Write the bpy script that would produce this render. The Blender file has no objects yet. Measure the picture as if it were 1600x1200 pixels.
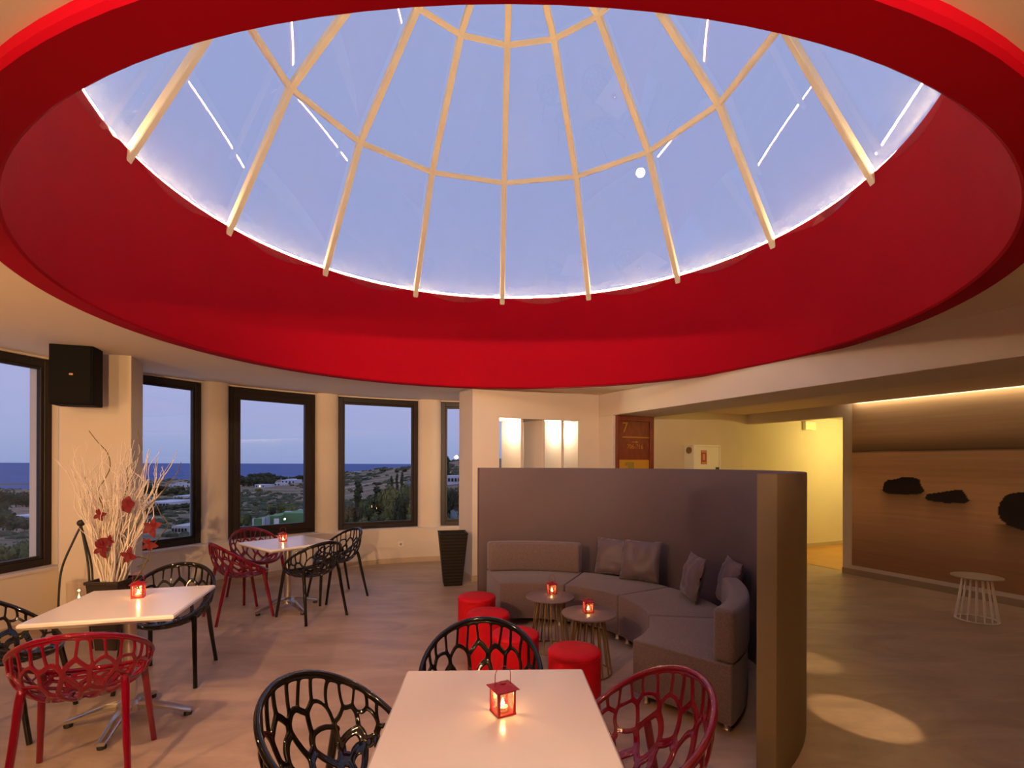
import bpy, bmesh, math, random
from math import sin, cos, pi, radians as R, sqrt, atan2, log, exp
from mathutils import Vector as V, Matrix, noise
random.seed(7)
SC = bpy.context.scene; COL = SC.collection
# ------------------------------------------------------------------ camera
F, CX, CY, H, ROLL = 785.0, 800.0, 725.0, 1.62, 0.0031
cam = bpy.data.cameras.new('camera'); co = bpy.data.objects.new('camera', cam); COL.objects.link(co)
cam.sensor_width = 36; cam.lens = F/1600*36; cam.shift_y = (CY-600)/1600
cam.clip_start = 0.05; cam.clip_end = 90000
co.matrix_world = Matrix.Translation((0, 0, H)) @ Matrix.Rotation(R(90), 4, 'X') @ Matrix.Rotation(ROLL, 4, 'Z')
SC.camera = co
# ------------------------------------------------------------------ world: clear dusk sky
W = bpy.data.worlds.new('dusk'); SC.world = W; W.use_nodes = True
nt = W.node_tree; nt.nodes.clear()
tc = nt.nodes.new('ShaderNodeTexCoord'); sx = nt.nodes.new('ShaderNodeSeparateXYZ'); rp = nt.nodes.new('ShaderNodeValToRGB')
bg = nt.nodes.new('ShaderNodeBackground'); wo = nt.nodes.new('ShaderNodeOutputWorld')
nt.links.new(tc.outputs['Generated'], sx.inputs[0]); nt.links.new(sx.outputs['Z'], rp.inputs[0])
nt.links.new(rp.outputs[0], bg.inputs[0]); nt.links.new(bg.outputs[0], wo.inputs[0])
cr = rp.color_ramp; cr.elements[0].position = 0.0; cr.elements[0].color = (.30, .37, .64, 1)
cr.elements[1].position = 1.0; cr.elements[1].color = (.36, .43, .74, 1)
for p, c in ((.05, (.37, .43, .71)), (.12, (.42, .45, .75)), (.24, (.37, .41, .72)), (.45, (.335, .395, .70))):
    e = cr.elements.new(p); e.color = c+(1,)
bg.inputs[1].default_value = 1.0
# ------------------------------------------------------------------ exposure
vs = SC.view_settings; vs.view_transform = 'Standard'; vs.look = 'None'; vs.exposure = 0.0; vs.gamma = 1.0
vs.use_curve_mapping = False
WARM = (1.0, .66, .36)
def lamp(kind, loc, power, color=WARM, aim=None, size=.15, spot=60, blend=.5, name='room_or_fill_light', sy=None):
    l = bpy.data.lights.new(name, kind); l.energy = power; l.color = color
    o = bpy.data.objects.new(name, l); COL.objects.link(o); o.location = loc
    if kind == 'SPOT': l.spot_size = R(spot); l.spot_blend = blend; l.shadow_soft_size = size
    elif kind == 'AREA':
        l.size = size
        if sy: l.shape = 'RECTANGLE'; l.size_y = sy
    else: l.shadow_soft_size = size
    if aim: o.rotation_euler = (V(aim)-V(loc)).to_track_quat('-Z', 'Y').to_euler()
    return o
# unseen uplights and added fill spots first, then ceiling and corridor lamps
lamp('SPOT', (2.4, -1.4, 1.5), 125, color=(1, .43, .09), aim=(2.2, -.6, 3.2), spot=125, blend=.7, size=.05)
lamp('SPOT', (-2.4, -1.5, 1.5), 15, color=(1, .43, .09), aim=(-2.2, -.7, 3.2), spot=125, blend=.7, size=.05)
lamp('SPOT', (.1, -3.4, 2.15), 2100, color=(1, .62, .40), aim=(-.05, 6.6, 3.5), spot=44, blend=1, size=.04)  # unseen spot added to brighten the far side of the red drum
lamp('SPOT', (-.3, -3.5, 1.9), 1000, color=(1, .58, .26), aim=(-3.2, 6.2, 1.8), spot=44, blend=.9, size=.06)  # unseen fill spot added to warm the window wall
lamp('SPOT', (-4.1, 1.2, 1.5), 140, color=(1, .55, .24), aim=(-3.0, 5.2, 3.0), spot=110, blend=.8, size=.1)  # out-of-view uplighter added for the left ceiling
lamp('SPOT', (.0, .15, 2.58), 115, color=(1, .56, .26), aim=(0, .9, 0), spot=110, blend=.8, size=.06)  # added downlight, brightens the nearest table
lamp('SPOT', (-3.3, .6, 2.58), 150, color=(1, .56, .26), aim=(-2.6, 3.6, .4), spot=120, blend=.8, size=.06)  # added downlight, brightens the left table and its surroundings
lamp('SPOT', (-1.9, .6, 2.55), 330, color=(1, .56, .28), aim=(-.9, 4.6, 0), spot=64, blend=.9, size=.06)  # extra spot added to lift the middle of the floor
lamp('SPOT', (-.35, 7.6, 2.67), 65, color=(1, .64, .33), aim=(-.9, 7.3, 0), spot=140, blend=.8, size=.05)
lamp('SPOT', (3.0, 1.5, 2.66), 320, color=(1, .66, .34), aim=(2.26, 3.22, 0), spot=10, blend=.35, size=.015)
lamp('SPOT', (3.1, 3.0, 2.66), 130, color=(1, .66, .34), aim=(2.42, 4.15, 0), spot=11, blend=.6, size=.02)
lamp('SPOT', (3.7, 6.4, 2.34), 26, color=(1, .58, .16), aim=(3.0, 8.3, .9), spot=120, blend=.8, size=.06)
lamp('SPOT', (4.3, 5.0, 2.44), 55, color=(1, .66, .16), aim=(2.05, 4.1, .8), spot=55, blend=.8, size=.05)
lamp('POINT', (6.9, 8.9, 2.1), 85, color=(1, .80, .22), size=.15)
# ------------------------------------------------------------------ helpers
def at(px, py, Z):
    u, v = px-CX, py-CY
    c, s = cos(ROLL), sin(ROLL)
    x, y = c*u+s*v, -s*u+c*v
    return V((x/F*Z, Z, H-y/F*Z))
def floor_at(px, py): 
    u, v = px-CX, py-CY
    y = -sin(ROLL)*u+cos(ROLL)*v
    return at(px, py, H*F/y)
def tag(o, label=None, cat=None, group=None, kind=None):
    if label: o['label'] = label
    if cat: o['category'] = cat
    if group: o['group'] = group
    if kind: o['kind'] = kind
    return o
def thing(name, label, cat, loc=(0, 0, 0), rz=0, group=None):
    o = bpy.data.objects.new(name, None); COL.objects.link(o); o.location = loc; o.rotation_euler = (0, 0, rz)
    o.empty_display_size = .1
    return tag(o, label, cat, group)
def obj(name, bm, m, parent=None, smooth=False, bevel=0, seg=2):
    if isinstance(bm, bmesh.types.BMesh):
        if bevel:
            bmesh.ops.remove_doubles(bm, verts=bm.verts, dist=1e-5)
            es = [e for e in bm.edges if len(e.link_faces) == 2 and e.calc_face_angle(0) > .6]
            bmesh.ops.bevel(bm, geom=es, offset=bevel, segments=seg, profile=.5, affect='EDGES', clamp_overlap=True)
        bmesh.ops.recalc_face_normals(bm, faces=bm.faces)
        me = bpy.data.meshes.new(name); bm.to_mesh(me); bm.free()
    else: me = bm
    if m is not None and len(me.materials) == 0: me.materials.append(m)
    if smooth:
        me.polygons.foreach_set('use_smooth', [True]*len(me.polygons))
        if smooth != 'all':
            try: me.set_sharp_from_angle(angle=R(40))
            except Exception: pass
    o = bpy.data.objects.new(name, me); COL.objects.link(o)
    if parent: o.parent = parent
    return o
def struct(name, bm, m, label, cat, parent=None, **k):
    o = obj(name, bm, m, parent, **k); return tag(o, label, cat, kind='structure')
def copy_tree(o, parent=None):
    c = o.copy(); COL.objects.link(c)
    if parent: c.parent = parent
    for ch in o.children: copy_tree(ch, c)
    return c
def place(o, loc, rz, label=None, group=None):
    o.location = loc; o.rotation_euler = (0, 0, rz)
    if label: o['label'] = label
    if group: o['group'] = group
    return o
def NB(): return bmesh.new()
def box(bm, lo, hi, M=None):
    vs_ = [bm.verts.new((M @ V(p)) if M else p) for p in [(x, y, z) for x in (lo[0], hi[0]) for y in (lo[1], hi[1]) for z in (lo[2], hi[2])]]
    for f in ((0, 1, 3, 2), (4, 6, 7, 5), (0, 4, 5, 1), (2, 3, 7, 6), (0, 2, 6, 4), (1, 5, 7, 3)): bm.faces.new([vs_[i] for i in f])
    return bm
def prism(bm, pts, z0, z1):
    a = [bm.verts.new((x, y, z0)) for x, y in pts]; b = [bm.verts.new((x, y, z1)) for x, y in pts]
    n = len(pts); bm.faces.new(a[::-1]); bm.faces.new(b)
    for i in range(n): bm.faces.new((a[i], a[(i+1) % n], b[(i+1) % n], b[i]))
    return bm
def ribbon(bm, rows, close_u=False):
    g = [[bm.verts.new(p) for p in r] for r in rows]
    for i in range(len(g)-1):
        n = len(g[i]); 
        for j in range(n if close_u else n-1):
            try: bm.faces.new((g[i][j], g[i][(j+1) % n], g[i+1][(j+1) % n], g[i+1][j]))
            except ValueError: pass
    return g
def lathe(bm, prof, n=32, M=None, cap=True):
    rows = []
    for r, z in prof: rows.append([(M @ V((r*cos(2*pi*i/n), r*sin(2*pi*i/n), z))) if M else (r*cos(2*pi*i/n), r*sin(2*pi*i/n), z) for i in range(n)])
    g = ribbon(bm, rows, True)
    if cap:
        for row, rev in ((g[0], True), (g[-1], False)):
            try: bm.faces.new(row[::-1] if rev else row)
            except ValueError: pass
    return bm
def tube(bm, pts, rad, n=8, closed=False, flat=1.0, cap=True):
    pts = [V(p) for p in pts]; N = len(pts); rows = []; ref = None
    for i, p in enumerate(pts):
        a = pts[(i-1) % N] if (closed or i > 0) else p
        b = pts[(i+1) % N] if (closed or i < N-1) else p
        t = (b-a).normalized()
        if ref is None: ref = t.orthogonal().normalized()
        ref = (ref-t*ref.dot(t)); ref = ref.normalized() if ref.length > 1e-6 else t.orthogonal().normalized()
        w = t.cross(ref); r = rad[i] if isinstance(rad, (list, tuple)) else rad
        rows.append([p+ref*(r*cos(2*pi*k/n))+w*(r*flat*sin(2*pi*k/n)) for k in range(n)])
    if closed: rows.append(rows[0])
    g = ribbon(bm, rows, True)
    if closed: bmesh.ops.remove_doubles(bm, verts=[v for r in (g[0], g[-1]) for v in r], dist=1e-6)
    elif cap:
        bm.faces.new(g[0][::-1]); bm.faces.new(g[-1])
    return bm
def bez(p, n=12):
    """Catmull-Rom through points"""
    p = [V(q) for q in p]; out = []
    for i in range(len(p)-1):
        a = p[max(i-1, 0)]; b = p[i]; c = p[i+1]; d = p[min(i+2, len(p)-1)]
        for k in range(n):
            t = k/n
            out.append(.5*((2*b)+(c-a)*t+(2*a-5*b+4*c-d)*t*t+(3*b-a-3*c+d)*t**3))
    return out+[p[-1]]
# ------------------------------------------------------------------ materials
def mat(name, col, rough=.6, metal=0, nscale=0, namt=.15, bump=0, bscale=60, spec=.5, coat=0, trans=0, stretch=None, alpha=None, sheen=0):
    m = bpy.data.materials.new(name); m.use_nodes = True; t = m.node_tree; b = t.nodes['Principled BSDF']
    b.inputs['Base Color'].default_value = tuple(col)+(1,); b.inputs['Roughness'].default_value = rough; b.inputs['Metallic'].default_value = metal
    b.inputs['Specular IOR Level'].default_value = spec; b.inputs['Coat Weight'].default_value = coat; b.inputs['Transmission Weight'].default_value = trans
    b.inputs['Sheen Weight'].default_value = sheen
    def tex(scale, detail=5):
        c = t.nodes.new('ShaderNodeTexCoord'); mp = t.nodes.new('ShaderNodeMapping'); n = t.nodes.new('ShaderNodeTexNoise')
        if stretch: mp.inputs['Scale'].default_value = stretch
        n.inputs['Scale'].default_value = scale; n.inputs['Detail'].default_value = detail
        t.links.new(c.outputs['Object'], mp.inputs[0]); t.links.new(mp.outputs[0], n.inputs['Vector']); return n
    if nscale:
        n = tex(nscale); mx = t.nodes.new('ShaderNodeMix'); mx.data_type = 'RGBA'
        mx.inputs['A'].default_value = tuple(max(0, c*(1-namt)) for c in col)+(1,); mx.inputs['B'].default_value = tuple(min(1, c*(1+namt)) for c in col)+(1,)
        r_ = t.nodes.new('ShaderNodeMapRange'); r_.inputs[1].default_value = .3; r_.inputs[2].default_value = .7
        t.links.new(n.outputs[0], r_.inputs[0]); t.links.new(r_.outputs[0], mx.inputs['Factor']); t.links.new(mx.outputs['Result'], b.inputs['Base Color'])
    if bump:
        n = tex(bscale, 3); bp = t.nodes.new('ShaderNodeBump'); bp.inputs['Strength'].default_value = bump; bp.inputs['Distance'].default_value = .01
        t.links.new(n.outputs[0], bp.inputs['Height']); t.links.new(bp.outputs[0], b.inputs['Normal'])
    return m
def emit(name, col, s):
    m = bpy.data.materials.new(name); m.use_nodes = True; t = m.node_tree; t.nodes.clear()
    e = t.nodes.new('ShaderNodeEmission'); o = t.nodes.new('ShaderNodeOutputMaterial'); e.inputs[0].default_value = tuple(col)+(1,); e.inputs[1].default_value = s
    t.links.new(e.outputs[0], o.inputs[0]); return m
def glass(name, tint=(1, 1, 1), dust=0.0, dustcol=(.8, .8, .8), refl=1.0):
    m = bpy.data.materials.new(name); m.use_nodes = True; t = m.node_tree; t.nodes.clear()
    o = t.nodes.new('ShaderNodeOutputMaterial'); tr = t.nodes.new('ShaderNodeBsdfTransparent'); gl = t.nodes.new('ShaderNodeBsdfGlossy')
    lw = t.nodes.new('ShaderNodeLayerWeight'); lw.inputs[0].default_value = .5; fr = t.nodes.new('ShaderNodeMath'); fr.operation = 'POWER'; fr.inputs[1].default_value = 5
    t.links.new(lw.outputs['Facing'], fr.inputs[0]); mx = t.nodes.new('ShaderNodeMixShader'); mu = t.nodes.new('ShaderNodeMath'); mu.operation = 'MULTIPLY_ADD'; mu.inputs[1].default_value = .92*refl; mu.inputs[2].default_value = .08*refl
    tr.inputs[0].default_value = tuple(tint)+(1,); gl.inputs['Roughness'].default_value = 0.0
    t.links.new(fr.outputs[0], mu.inputs[0]); t.links.new(mu.outputs[0], mx.inputs[0]); t.links.new(tr.outputs[0], mx.inputs[1]); t.links.new(gl.outputs[0], mx.inputs[2])
    last = mx
    if dust:
        d = t.nodes.new('ShaderNodeBsdfDiffuse'); d2 = t.nodes.new('ShaderNodeBsdfTranslucent'); a = t.nodes.new('ShaderNodeMixShader'); m2 = t.nodes.new('ShaderNodeMixShader')
        d.inputs[0].default_value = tuple(dustcol)+(1,); d2.inputs[0].default_value = tuple(dustcol)+(1,); a.inputs[0].default_value = .5
        n = t.nodes.new('ShaderNodeTexNoise'); n.inputs['Scale'].default_value = 2.5; n.inputs['Detail'].default_value = 6; c = t.nodes.new('ShaderNodeTexCoord')
        r_ = t.nodes.new('ShaderNodeMapRange'); r_.inputs[1].default_value = .35; r_.inputs[2].default_value = .7; r_.inputs[3].default_value = dust*.6; r_.inputs[4].default_value = dust*1.4
        t.links.new(c.outputs['Object'], n.inputs['Vector']); t.links.new(n.outputs[0], r_.inputs[0]); t.links.new(r_.outputs[0], m2.inputs[0])
        t.links.new(d.outputs[0], a.inputs[1]); t.links.new(d2.outputs[0], a.inputs[2]); t.links.new(mx.outputs[0], m2.inputs[1]); t.links.new(a.outputs[0], m2.inputs[2]); last = m2
    t.links.new(last.outputs[0], o.inputs[0]); return m
M = {}
M['base2'] = mat('brown_baseboard', (.34, .25, .16), .5, nscale=3, namt=.06)
M['wall'] = mat('wall_paint', (.68, .59, .48), .85, nscale=1.5, namt=.03, bump=.05, bscale=90)
M['ceil'] = mat('ceiling_paint', (.76, .64, .49), .9, nscale=.8, namt=.03)
M['redwall'] = mat('red_paint', (.36, .0008, .010), .75, nscale=.7, namt=.05, spec=.08)
M['part'] = mat('partition_plaster', (.125, .084, .084), .8, nscale=1.2, namt=.08, bump=.06, bscale=120)
M['partlit'] = mat('partition_lit_side', (.225, .172, .085), .8, nscale=1.2, namt=.05)  # yellow lamp light put into the colour of the end and outer side
M['frame'] = mat('dark_aluminium', (.022, .015, .011), .45, spec=.35)
M['sill'] = mat('sill_stone', (.62, .57, .55), .6, nscale=4, namt=.05)
M['base'] = mat('baseboard_tile', (.50, .38, .25), .5, nscale=3, namt=.06)
M['rib'] = mat('cream_metal', (.86, .74, .50), .5)
M['glass'] = glass('window_glass', (.97, .98, 1.0))
M['dome'] = glass('dusty_dome_glass', (.98, .99, 1.0), dust=.06, dustcol=(.9, .88, .85))
M['led'] = emit('led_strip', (1.0, .68, .33), 150)
M['ledw'] = emit('cove_led', (1.0, .80, .55), 11)
M['black'] = mat('black_polycarbonate', (.006, .005, .004), .08, spec=.45, coat=.3)
M['red'] = mat('red_polycarbonate', (.29, .001, .020), .06, spec=.5, coat=.4, trans=.5)
M['white'] = mat('white_laminate', (.80, .74, .69), .22, nscale=2, namt=.015)
M['edge'] = mat('cream_edge', (.78, .69, .56), .4)
M['steel'] = mat('brushed_steel', (.62, .58, .53), .28, metal=1)
M['rubber'] = mat('black_rubber', (.015, .015, .015), .6)
M['sofa'] = mat('sofa_fabric', (.155, .104, .092), .9, nscale=180, namt=.4, bump=.25, bscale=240, sheen=.2)
M['cush'] = mat('cushion_satin', (.12, .078, .078), .5, nscale=8, namt=.08, bump=.1, bscale=160, sheen=.3)
M['pouf'] = mat('red_leatherette', (.55, .004, .012), .6, spec=.2, nscale=30, namt=.06, bump=.05, bscale=200)
M['ctop'] = mat('brown_table_top', (.20, .14, .115), .35, nscale=12, namt=.1)
M['wire'] = mat('bronze_wire', (.30, .21, .10), .4, metal=.7)
M['wwire'] = mat('white_wire', (.92, .84, .70), .45)
M['wtop'] = mat('beige_table_top', (.42, .32, .22), .4, nscale=8, namt=.06)
M['lred'] = mat('red_lantern_metal', (.34, .004, .009), .4, spec=.5)
M['lglass'] = glass('lantern_glass', (1, .92, .78), dust=.05, dustcol=(1, .85, .6))
M['flame'] = emit('candle_flame', (1.0, .52, .14), 45)
M['wax'] = mat('candle_wax', (.9, .75, .55), .5)
M['iron'] = mat('wrought_iron', (.02, .017, .015), .5)
M['clear'] = glass('hurricane_glass', (.96, .93, .9))
M['twig'] = mat('whitewashed_twig', (.90, .80, .70), .8, nscale=20, namt=.06)
M['vine'] = mat('green_vine', (.20, .15, .045), .6, nscale=20, namt=.2)
M['petal'] = mat('red_petal', (.17, .002, .008), .6, nscale=30, namt=.2)
M['pot'] = mat('dark_pot', (.035, .022, .016), .5)
M['wicker'] = mat('dark_wicker', (.016, .011, .007), .6, spec=.2, nscale=90, namt=.5, bump=.3, bscale=90, stretch=(1, 1, 5))
M['spk'] = mat('speaker_black', (.006, .006, .007), .75, spec=.15)
M['wood'] = mat('mahogany', (.17, .022, .008), .4, nscale=14, namt=.4, stretch=(6, 6, .5))
M['gold'] = mat('gold_lettering', (.42, .19, .015), .5)
M['notice'] = mat('yellow_notice', (.50, .25, .02), .6, nscale=5, namt=.05)
M['ngreen'] = mat('notice_green', (.27, .20, .02), .6)
M['wmetal'] = mat('white_enamel', (.88, .87, .80), .3)
M['sred'] = mat('sticker_red', (.40, .05, .03), .6)
M['spale'] = mat('sticker_pale', (.62, .30, .22), .6)
M['plastic'] = mat('ivory_plastic', (.75, .68, .58), .4)
M['tile'] = mat('orange_tile', (.52, .27, .06), .35, nscale=3, namt=.1)
M['exit'] = emit('exit_panel', (1, .74, .12), 1.6)
M['lit'] = emit('outdoor_lamp', (1, .85, .55), 60)
M['litw'] = emit('lit_windows', (1, .55, .2), 3)
M['house'] = mat('white_render', (.72, .70, .76), .8)
M['roofg'] = mat('green_roof', (.16, .30, .12), .8, nscale=.4, namt=.1)
M['trunk'] = mat('bark', (.10, .075, .05), .9)
def leafmat(n, c): return mat(n, c, .8, nscale=1.2, namt=.45)
M['leafA'] = leafmat('dark_leaves', (.075, .08, .03)); M['leafB'] = leafmat('olive_leaves', (.22, .20, .05)); M['leafC'] = leafmat('green_leaves', (.13, .15, .045)); M['leafD'] = leafmat('silver_leaves', (.30, .34, .33))
# concrete floor
def floor_mat():
    m = mat('polished_screed', (.40, .31, .25), .42, bump=.03, bscale=14); t = m.node_tree; b = t.nodes['Principled BSDF']
    c = t.nodes.new('ShaderNodeTexCoord'); mp = t.nodes.new('ShaderNodeMapping'); mp.inputs['Scale'].default_value = (1, 2.6, 1); mp.inputs['Rotation'].default_value = (0, 0, .3)
    n1 = t.nodes.new('ShaderNodeTexNoise'); n1.inputs['Scale'].default_value = 1.4; n1.inputs['Detail'].default_value = 9; n1.inputs['Roughness'].default_value = .65; n1.inputs['Distortion'].default_value = .8
    r = t.nodes.new('ShaderNodeValToRGB'); r.color_ramp.elements[0].position = .33; r.color_ramp.elements[0].color = (.31, .212, .148, 1); r.color_ramp.elements[1].position = .68; r.color_ramp.elements[1].color = (.47, .34, .25, 1)
    t.links.new(c.outputs['Object'], mp.inputs[0]); t.links.new(mp.outputs[0], n1.inputs['Vector']); t.links.new(n1.outputs[0], r.inputs[0]); t.links.new(r.outputs[0], b.inputs['Base Color'])
    r2 = t.nodes.new('ShaderNodeMapRange'); r2.inputs[3].default_value = .34; r2.inputs[4].default_value = .52
    t.links.new(n1.outputs[0], r2.inputs[0]); t.links.new(r2.outputs[0], b.inputs['Roughness']); return m
M['floor'] = floor_mat()
def vcol_mat(name, rough=.6):
    m = mat(name, (1, 1, 1), rough); t = m.node_tree; a = t.nodes.new('ShaderNodeVertexColor'); a.layer_name = 'Col'
    t.links.new(a.outputs[0], t.nodes['Principled BSDF'].inputs['Base Color']); return m
M['mural'] = vcol_mat('mural_print', .7)
# ------------------------------------------------------------------ plan
u = V((.907, .421, 0)); v = V((.421, -.907, 0)); UP = V((0, 0, 1))
CEIL = 2.69
RC = V((-.008, 3.95, 0))          # ring centre
WC = V((-.2, 3.95, 0))            # window arc centre
def arc(r, deg, z=0): return V((WC.x+r*sin(R(deg)), WC.y+r*cos(R(deg)), z))
def uv(o, a, b, z=0): return V(o)+u*a+v*b+UP*z
def obox(bm, o, a0, a1, b0, b1, z0, z1):
    p = [uv(o, a, b) for a, b in ((a0, b0), (a1, b0), (a1, b1), (a0, b1))]
    return prism(bm, [(q.x, q.y) for q in p], z0, z1)
# floor
fl = [(-7, -4.2), (13, -4.2), (13, 12.2), (2.3, 12.2)]+[(arc(4.98, a).x, arc(4.98, a).y) for a in range(23, -93, -4)]+[(-7, 3.8)]
bm = NB(); prism(bm, fl, -.3, 0); struct('floor', bm, M['floor'], 'brown polished screed floor of the lounge', 'floor')
# ceiling with round hole
RA, ZA, RB = 2.817, 2.646, 2.965
bm = NB(); n = 120
def ray_rect(a):
    d = V((sin(a), cos(a))); ts = []
    for k, lo, hi in ((0, -7-RC.x, 13-RC.x), (1, -4.2-RC.y, 12.2-RC.y)):
        if abs(d[k]) > 1e-9: ts.append((hi if d[k] > 0 else lo)/d[k])
    t = min(t for t in ts if t > 0); w = RC-WC; b_ = d.x*w.x+d.y*w.y; k = -b_+sqrt(b_*b_-w.length_squared+4.98**2); q = V((RC.x+d.x*k-WC.x, RC.y+d.y*k-WC.y))
    return min(t, k) if -93 < math.degrees(atan2(q.x, q.y)) < 23 else t
rows = [[], []]
angs = sorted(set([2*pi*i/n for i in range(n)]+[atan2(x-RC.x, y-RC.y) % (2*pi) for x in (-7, 13) for y in (-4.2, 12.2)]))
for a in angs:
    t = ray_rect(a)
    rows[0].append((RC.x+(RB-.01)*sin(a), RC.y+(RB-.01)*cos(a), CEIL)); rows[1].append((RC.x+t*sin(a), RC.y+t*cos(a), CEIL))
ribbon(bm, rows, True)
g = bmesh.ops.extrude_face_region(bm, geom=list(bm.faces)); bmesh.ops.translate(bm, verts=[e for e in g['geom'] if isinstance(e, bmesh.types.BMVert)], vec=(0, 0, .25))
struct('ceiling', bm, M['ceil'], 'flat beige ceiling around the round skylight', 'ceiling')
# red drum
ZG, RG = 3.823, 2.72
bm = NB(); rows = []
prof = [(RB, CEIL+.2), (RB, ZA+.012), (RB-.012, ZA), (RA+.012, ZA), (RA, ZA+.012), (RA-.03, 3.1), (RG+.02, 3.6), (RG, ZG-.008), (RG+.008, ZG), (RG+.025, ZG), (RG+.03, ZG-.09), (RG+.45, ZG-.09), (RG+.45, CEIL+.2)]
for r, z in prof: rows.append([(RC.x+r*sin(2*pi*i/160), RC.y+r*cos(2*pi*i/160), z) for i in range(160)])
ribbon(bm, rows+[rows[0]], True); bmesh.ops.remove_doubles(bm, verts=bm.verts, dist=1e-5)
struct('trim_1', bm, M['redwall'], 'wide glossy red circular drum under the glass skylight', 'ceiling ring', smooth=True)
# skylight dome
PH0 = -.047; NS = 15; A24 = 2*pi/NS
rings = [(2.785, 3.735), (2.083, 4.989), (1.164, 5.88), (.16, 6.26)]
def dp(r, z, k): a = PH0+A24*k; return V((RC.x+r*sin(a), RC.y+r*cos(a), z))
dome = thing('window_1', 'faceted glass dome skylight with cream ribs above the red ring', 'skylight', (RC.x, RC.y, ZG)); dome['kind'] = 'structure'
def child(o, p): o.location = o.location-p.location if False else o.location; o.parent = p; o.matrix_parent_inverse = Matrix.Translation(p.location).inverted(); return o
def bar(a, b, nrm, w, d, m, name, parent, inn=None):
    a, b = V(a), V(b); t = (b-a).normalized(); s = t.cross(nrm).normalized(); nn = s.cross(t).normalized()
    bm = NB(); q = []
    for p in (a, b):
        q.append([bm.verts.new(p+s*(w/2*i)+nn*(d*j)) for i, j in ((-1, 0), (1, 0), (1, 1), (-1, 1))])
    bm.faces.new(q[0][::-1]); bm.faces.new(q[1])
    for i in range(4): bm.faces.new((q[0][i], q[0][(i+1) % 4], q[1][(i+1) % 4], q[1][i]))
    o = obj(name, bm, m, None, bevel=.006, seg=1); return child(o, parent)
for i in range(3):
    (r0, z0), (r1, z1) = rings[i], rings[i+1]
    for k in range(NS):
        a, b = dp(r0, z0, k), dp(r1, z1, k); mid = (a+b)/2
        nrm = V((RC.x-mid.x, RC.y-mid.y, -(r0-r1)*(mid.xy-RC.xy).length/(z1-z0) if False else 0)).normalized()
        tt = (b-a).normalized(); nrm = (nrm-tt*nrm.dot(tt)).normalized()
        bar(a, b, nrm, .062, .05 if i < 2 else .04, M['rib'], 'rib', dome)
        e = .02
        P4 = [dp(r0, z0, k), dp(r0, z0, k+1), dp(r1, z1, k+1), dp(r1, z1, k)]
        nn = (P4[1]-P4[0]).cross(P4[3]-P4[0]).normalized()
        if nn.z < 0: nn = -nn
        bm = NB(); vv = [bm.verts.new(p+nn*.004) for p in P4]; bm.faces.new(vv); child(obj('pane', bm, M['dome']), dome)
        if i < 2:
            p, q = dp(r1, z1, k), dp(r1, z1, k+1); mid = (p+q)/2; nrm = V((RC.x-mid.x, RC.y-mid.y, -.9)).normalized()
            bar(p, q, nrm, .05, .045, M['rib'], 'ring_bar', dome)
bm = NB(); lathe(bm, [(.2, 6.22), (.2, 6.3), (.02, 6.34)], 15, Matrix.Translation((RC.x, RC.y, 0))); child(obj('crown_cap', bm, M['rib']), dome)
bm = NB(); tube(bm, [(RC.x+2.76*sin(2*pi*i/120), RC.y+2.76*cos(2*pi*i/120), 3.842) for i in range(120)], .011, 6, True)
child(obj('led_strip', bm, M['led']), dome)['label'] = 'glowing warm white light strip'
# ------------------------------------------------------------------ curved window wall
WT, WB, RW, RL = 2.665, .572, 4.70, 4.56
spans = [(-90.4, -74.9), (-71.2, -55.7), (-51.7, -36.9), (-32.7, -17.1), (-12.4, 3.0), (7.2, 21.5)]
bm = NB()
ledge = [arc(RL, a) for a in [-92]+[x for s in spans for x in s]+[24]]
# lower wall
a_list = [-92+i*(116/58) for i in range(59)]
inn = [arc(RL, a) for a in a_list]; out = [arc(5.05, a) for a in a_list]
rows = [[p+UP*0 for p in inn], [p+UP*(WB-.012) for p in inn], [p+UP*(WB-.012) for p in out], [p+UP*-1.5 for p in out]]
ribbon(bm, rows)
# header above the windows
rows = [[arc(RW-.04, a, WT+.006) for a in a_list], [arc(5.05, a, WT+.006) for a in a_list], [arc(5.05, a, CEIL+.3) for a in a_list]]
ribbon(bm, rows); ribbon(bm, [[arc(RW-.04, a, WT+.006) for a in a_list], [arc(RW-.04, a, CEIL+.01) for a in a_list]])
# piers
gaps = [(spans[i][1], spans[i+1][0]) for i in range(5)]
for g0, g1 in gaps:
    m_, hw = (g0+g1)/2, R(g1-g0)/2*RW
    c_ = arc(RW, m_); tx = V((cos(R(m_)), -sin(R(m_)), 0)); nx = V((-sin(R(m_)), -cos(R(m_)), 0))
    sec = [c_+tx*(hw*cos(t))+nx*(.135*sin(t)**.8) for t in [pi*i/14 for i in range(15)]]
    pts = [(p.x, p.y) for p in sec]+[((c_-tx*hw-nx*.34).x, (c_-tx*hw-nx*.34).y), ((c_+tx*hw-nx*.34).x, (c_+tx*hw-nx*.34).y)]
    prism(bm, pts, WB-.02, CEIL+.01)
# closing walls
p0, p1 = arc(RL, -92), arc(5.05, -92)
prism(bm, [(p0.x, p0.y), (p1.x, p1.y), (p1.x-.3, -4.2), (p0.x-.3, -4.2)], 0, CEIL)
struct('wall_left', bm, M['wall'], 'curved cream window wall with rounded piers between the windows', 'wall', smooth=True)
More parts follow.
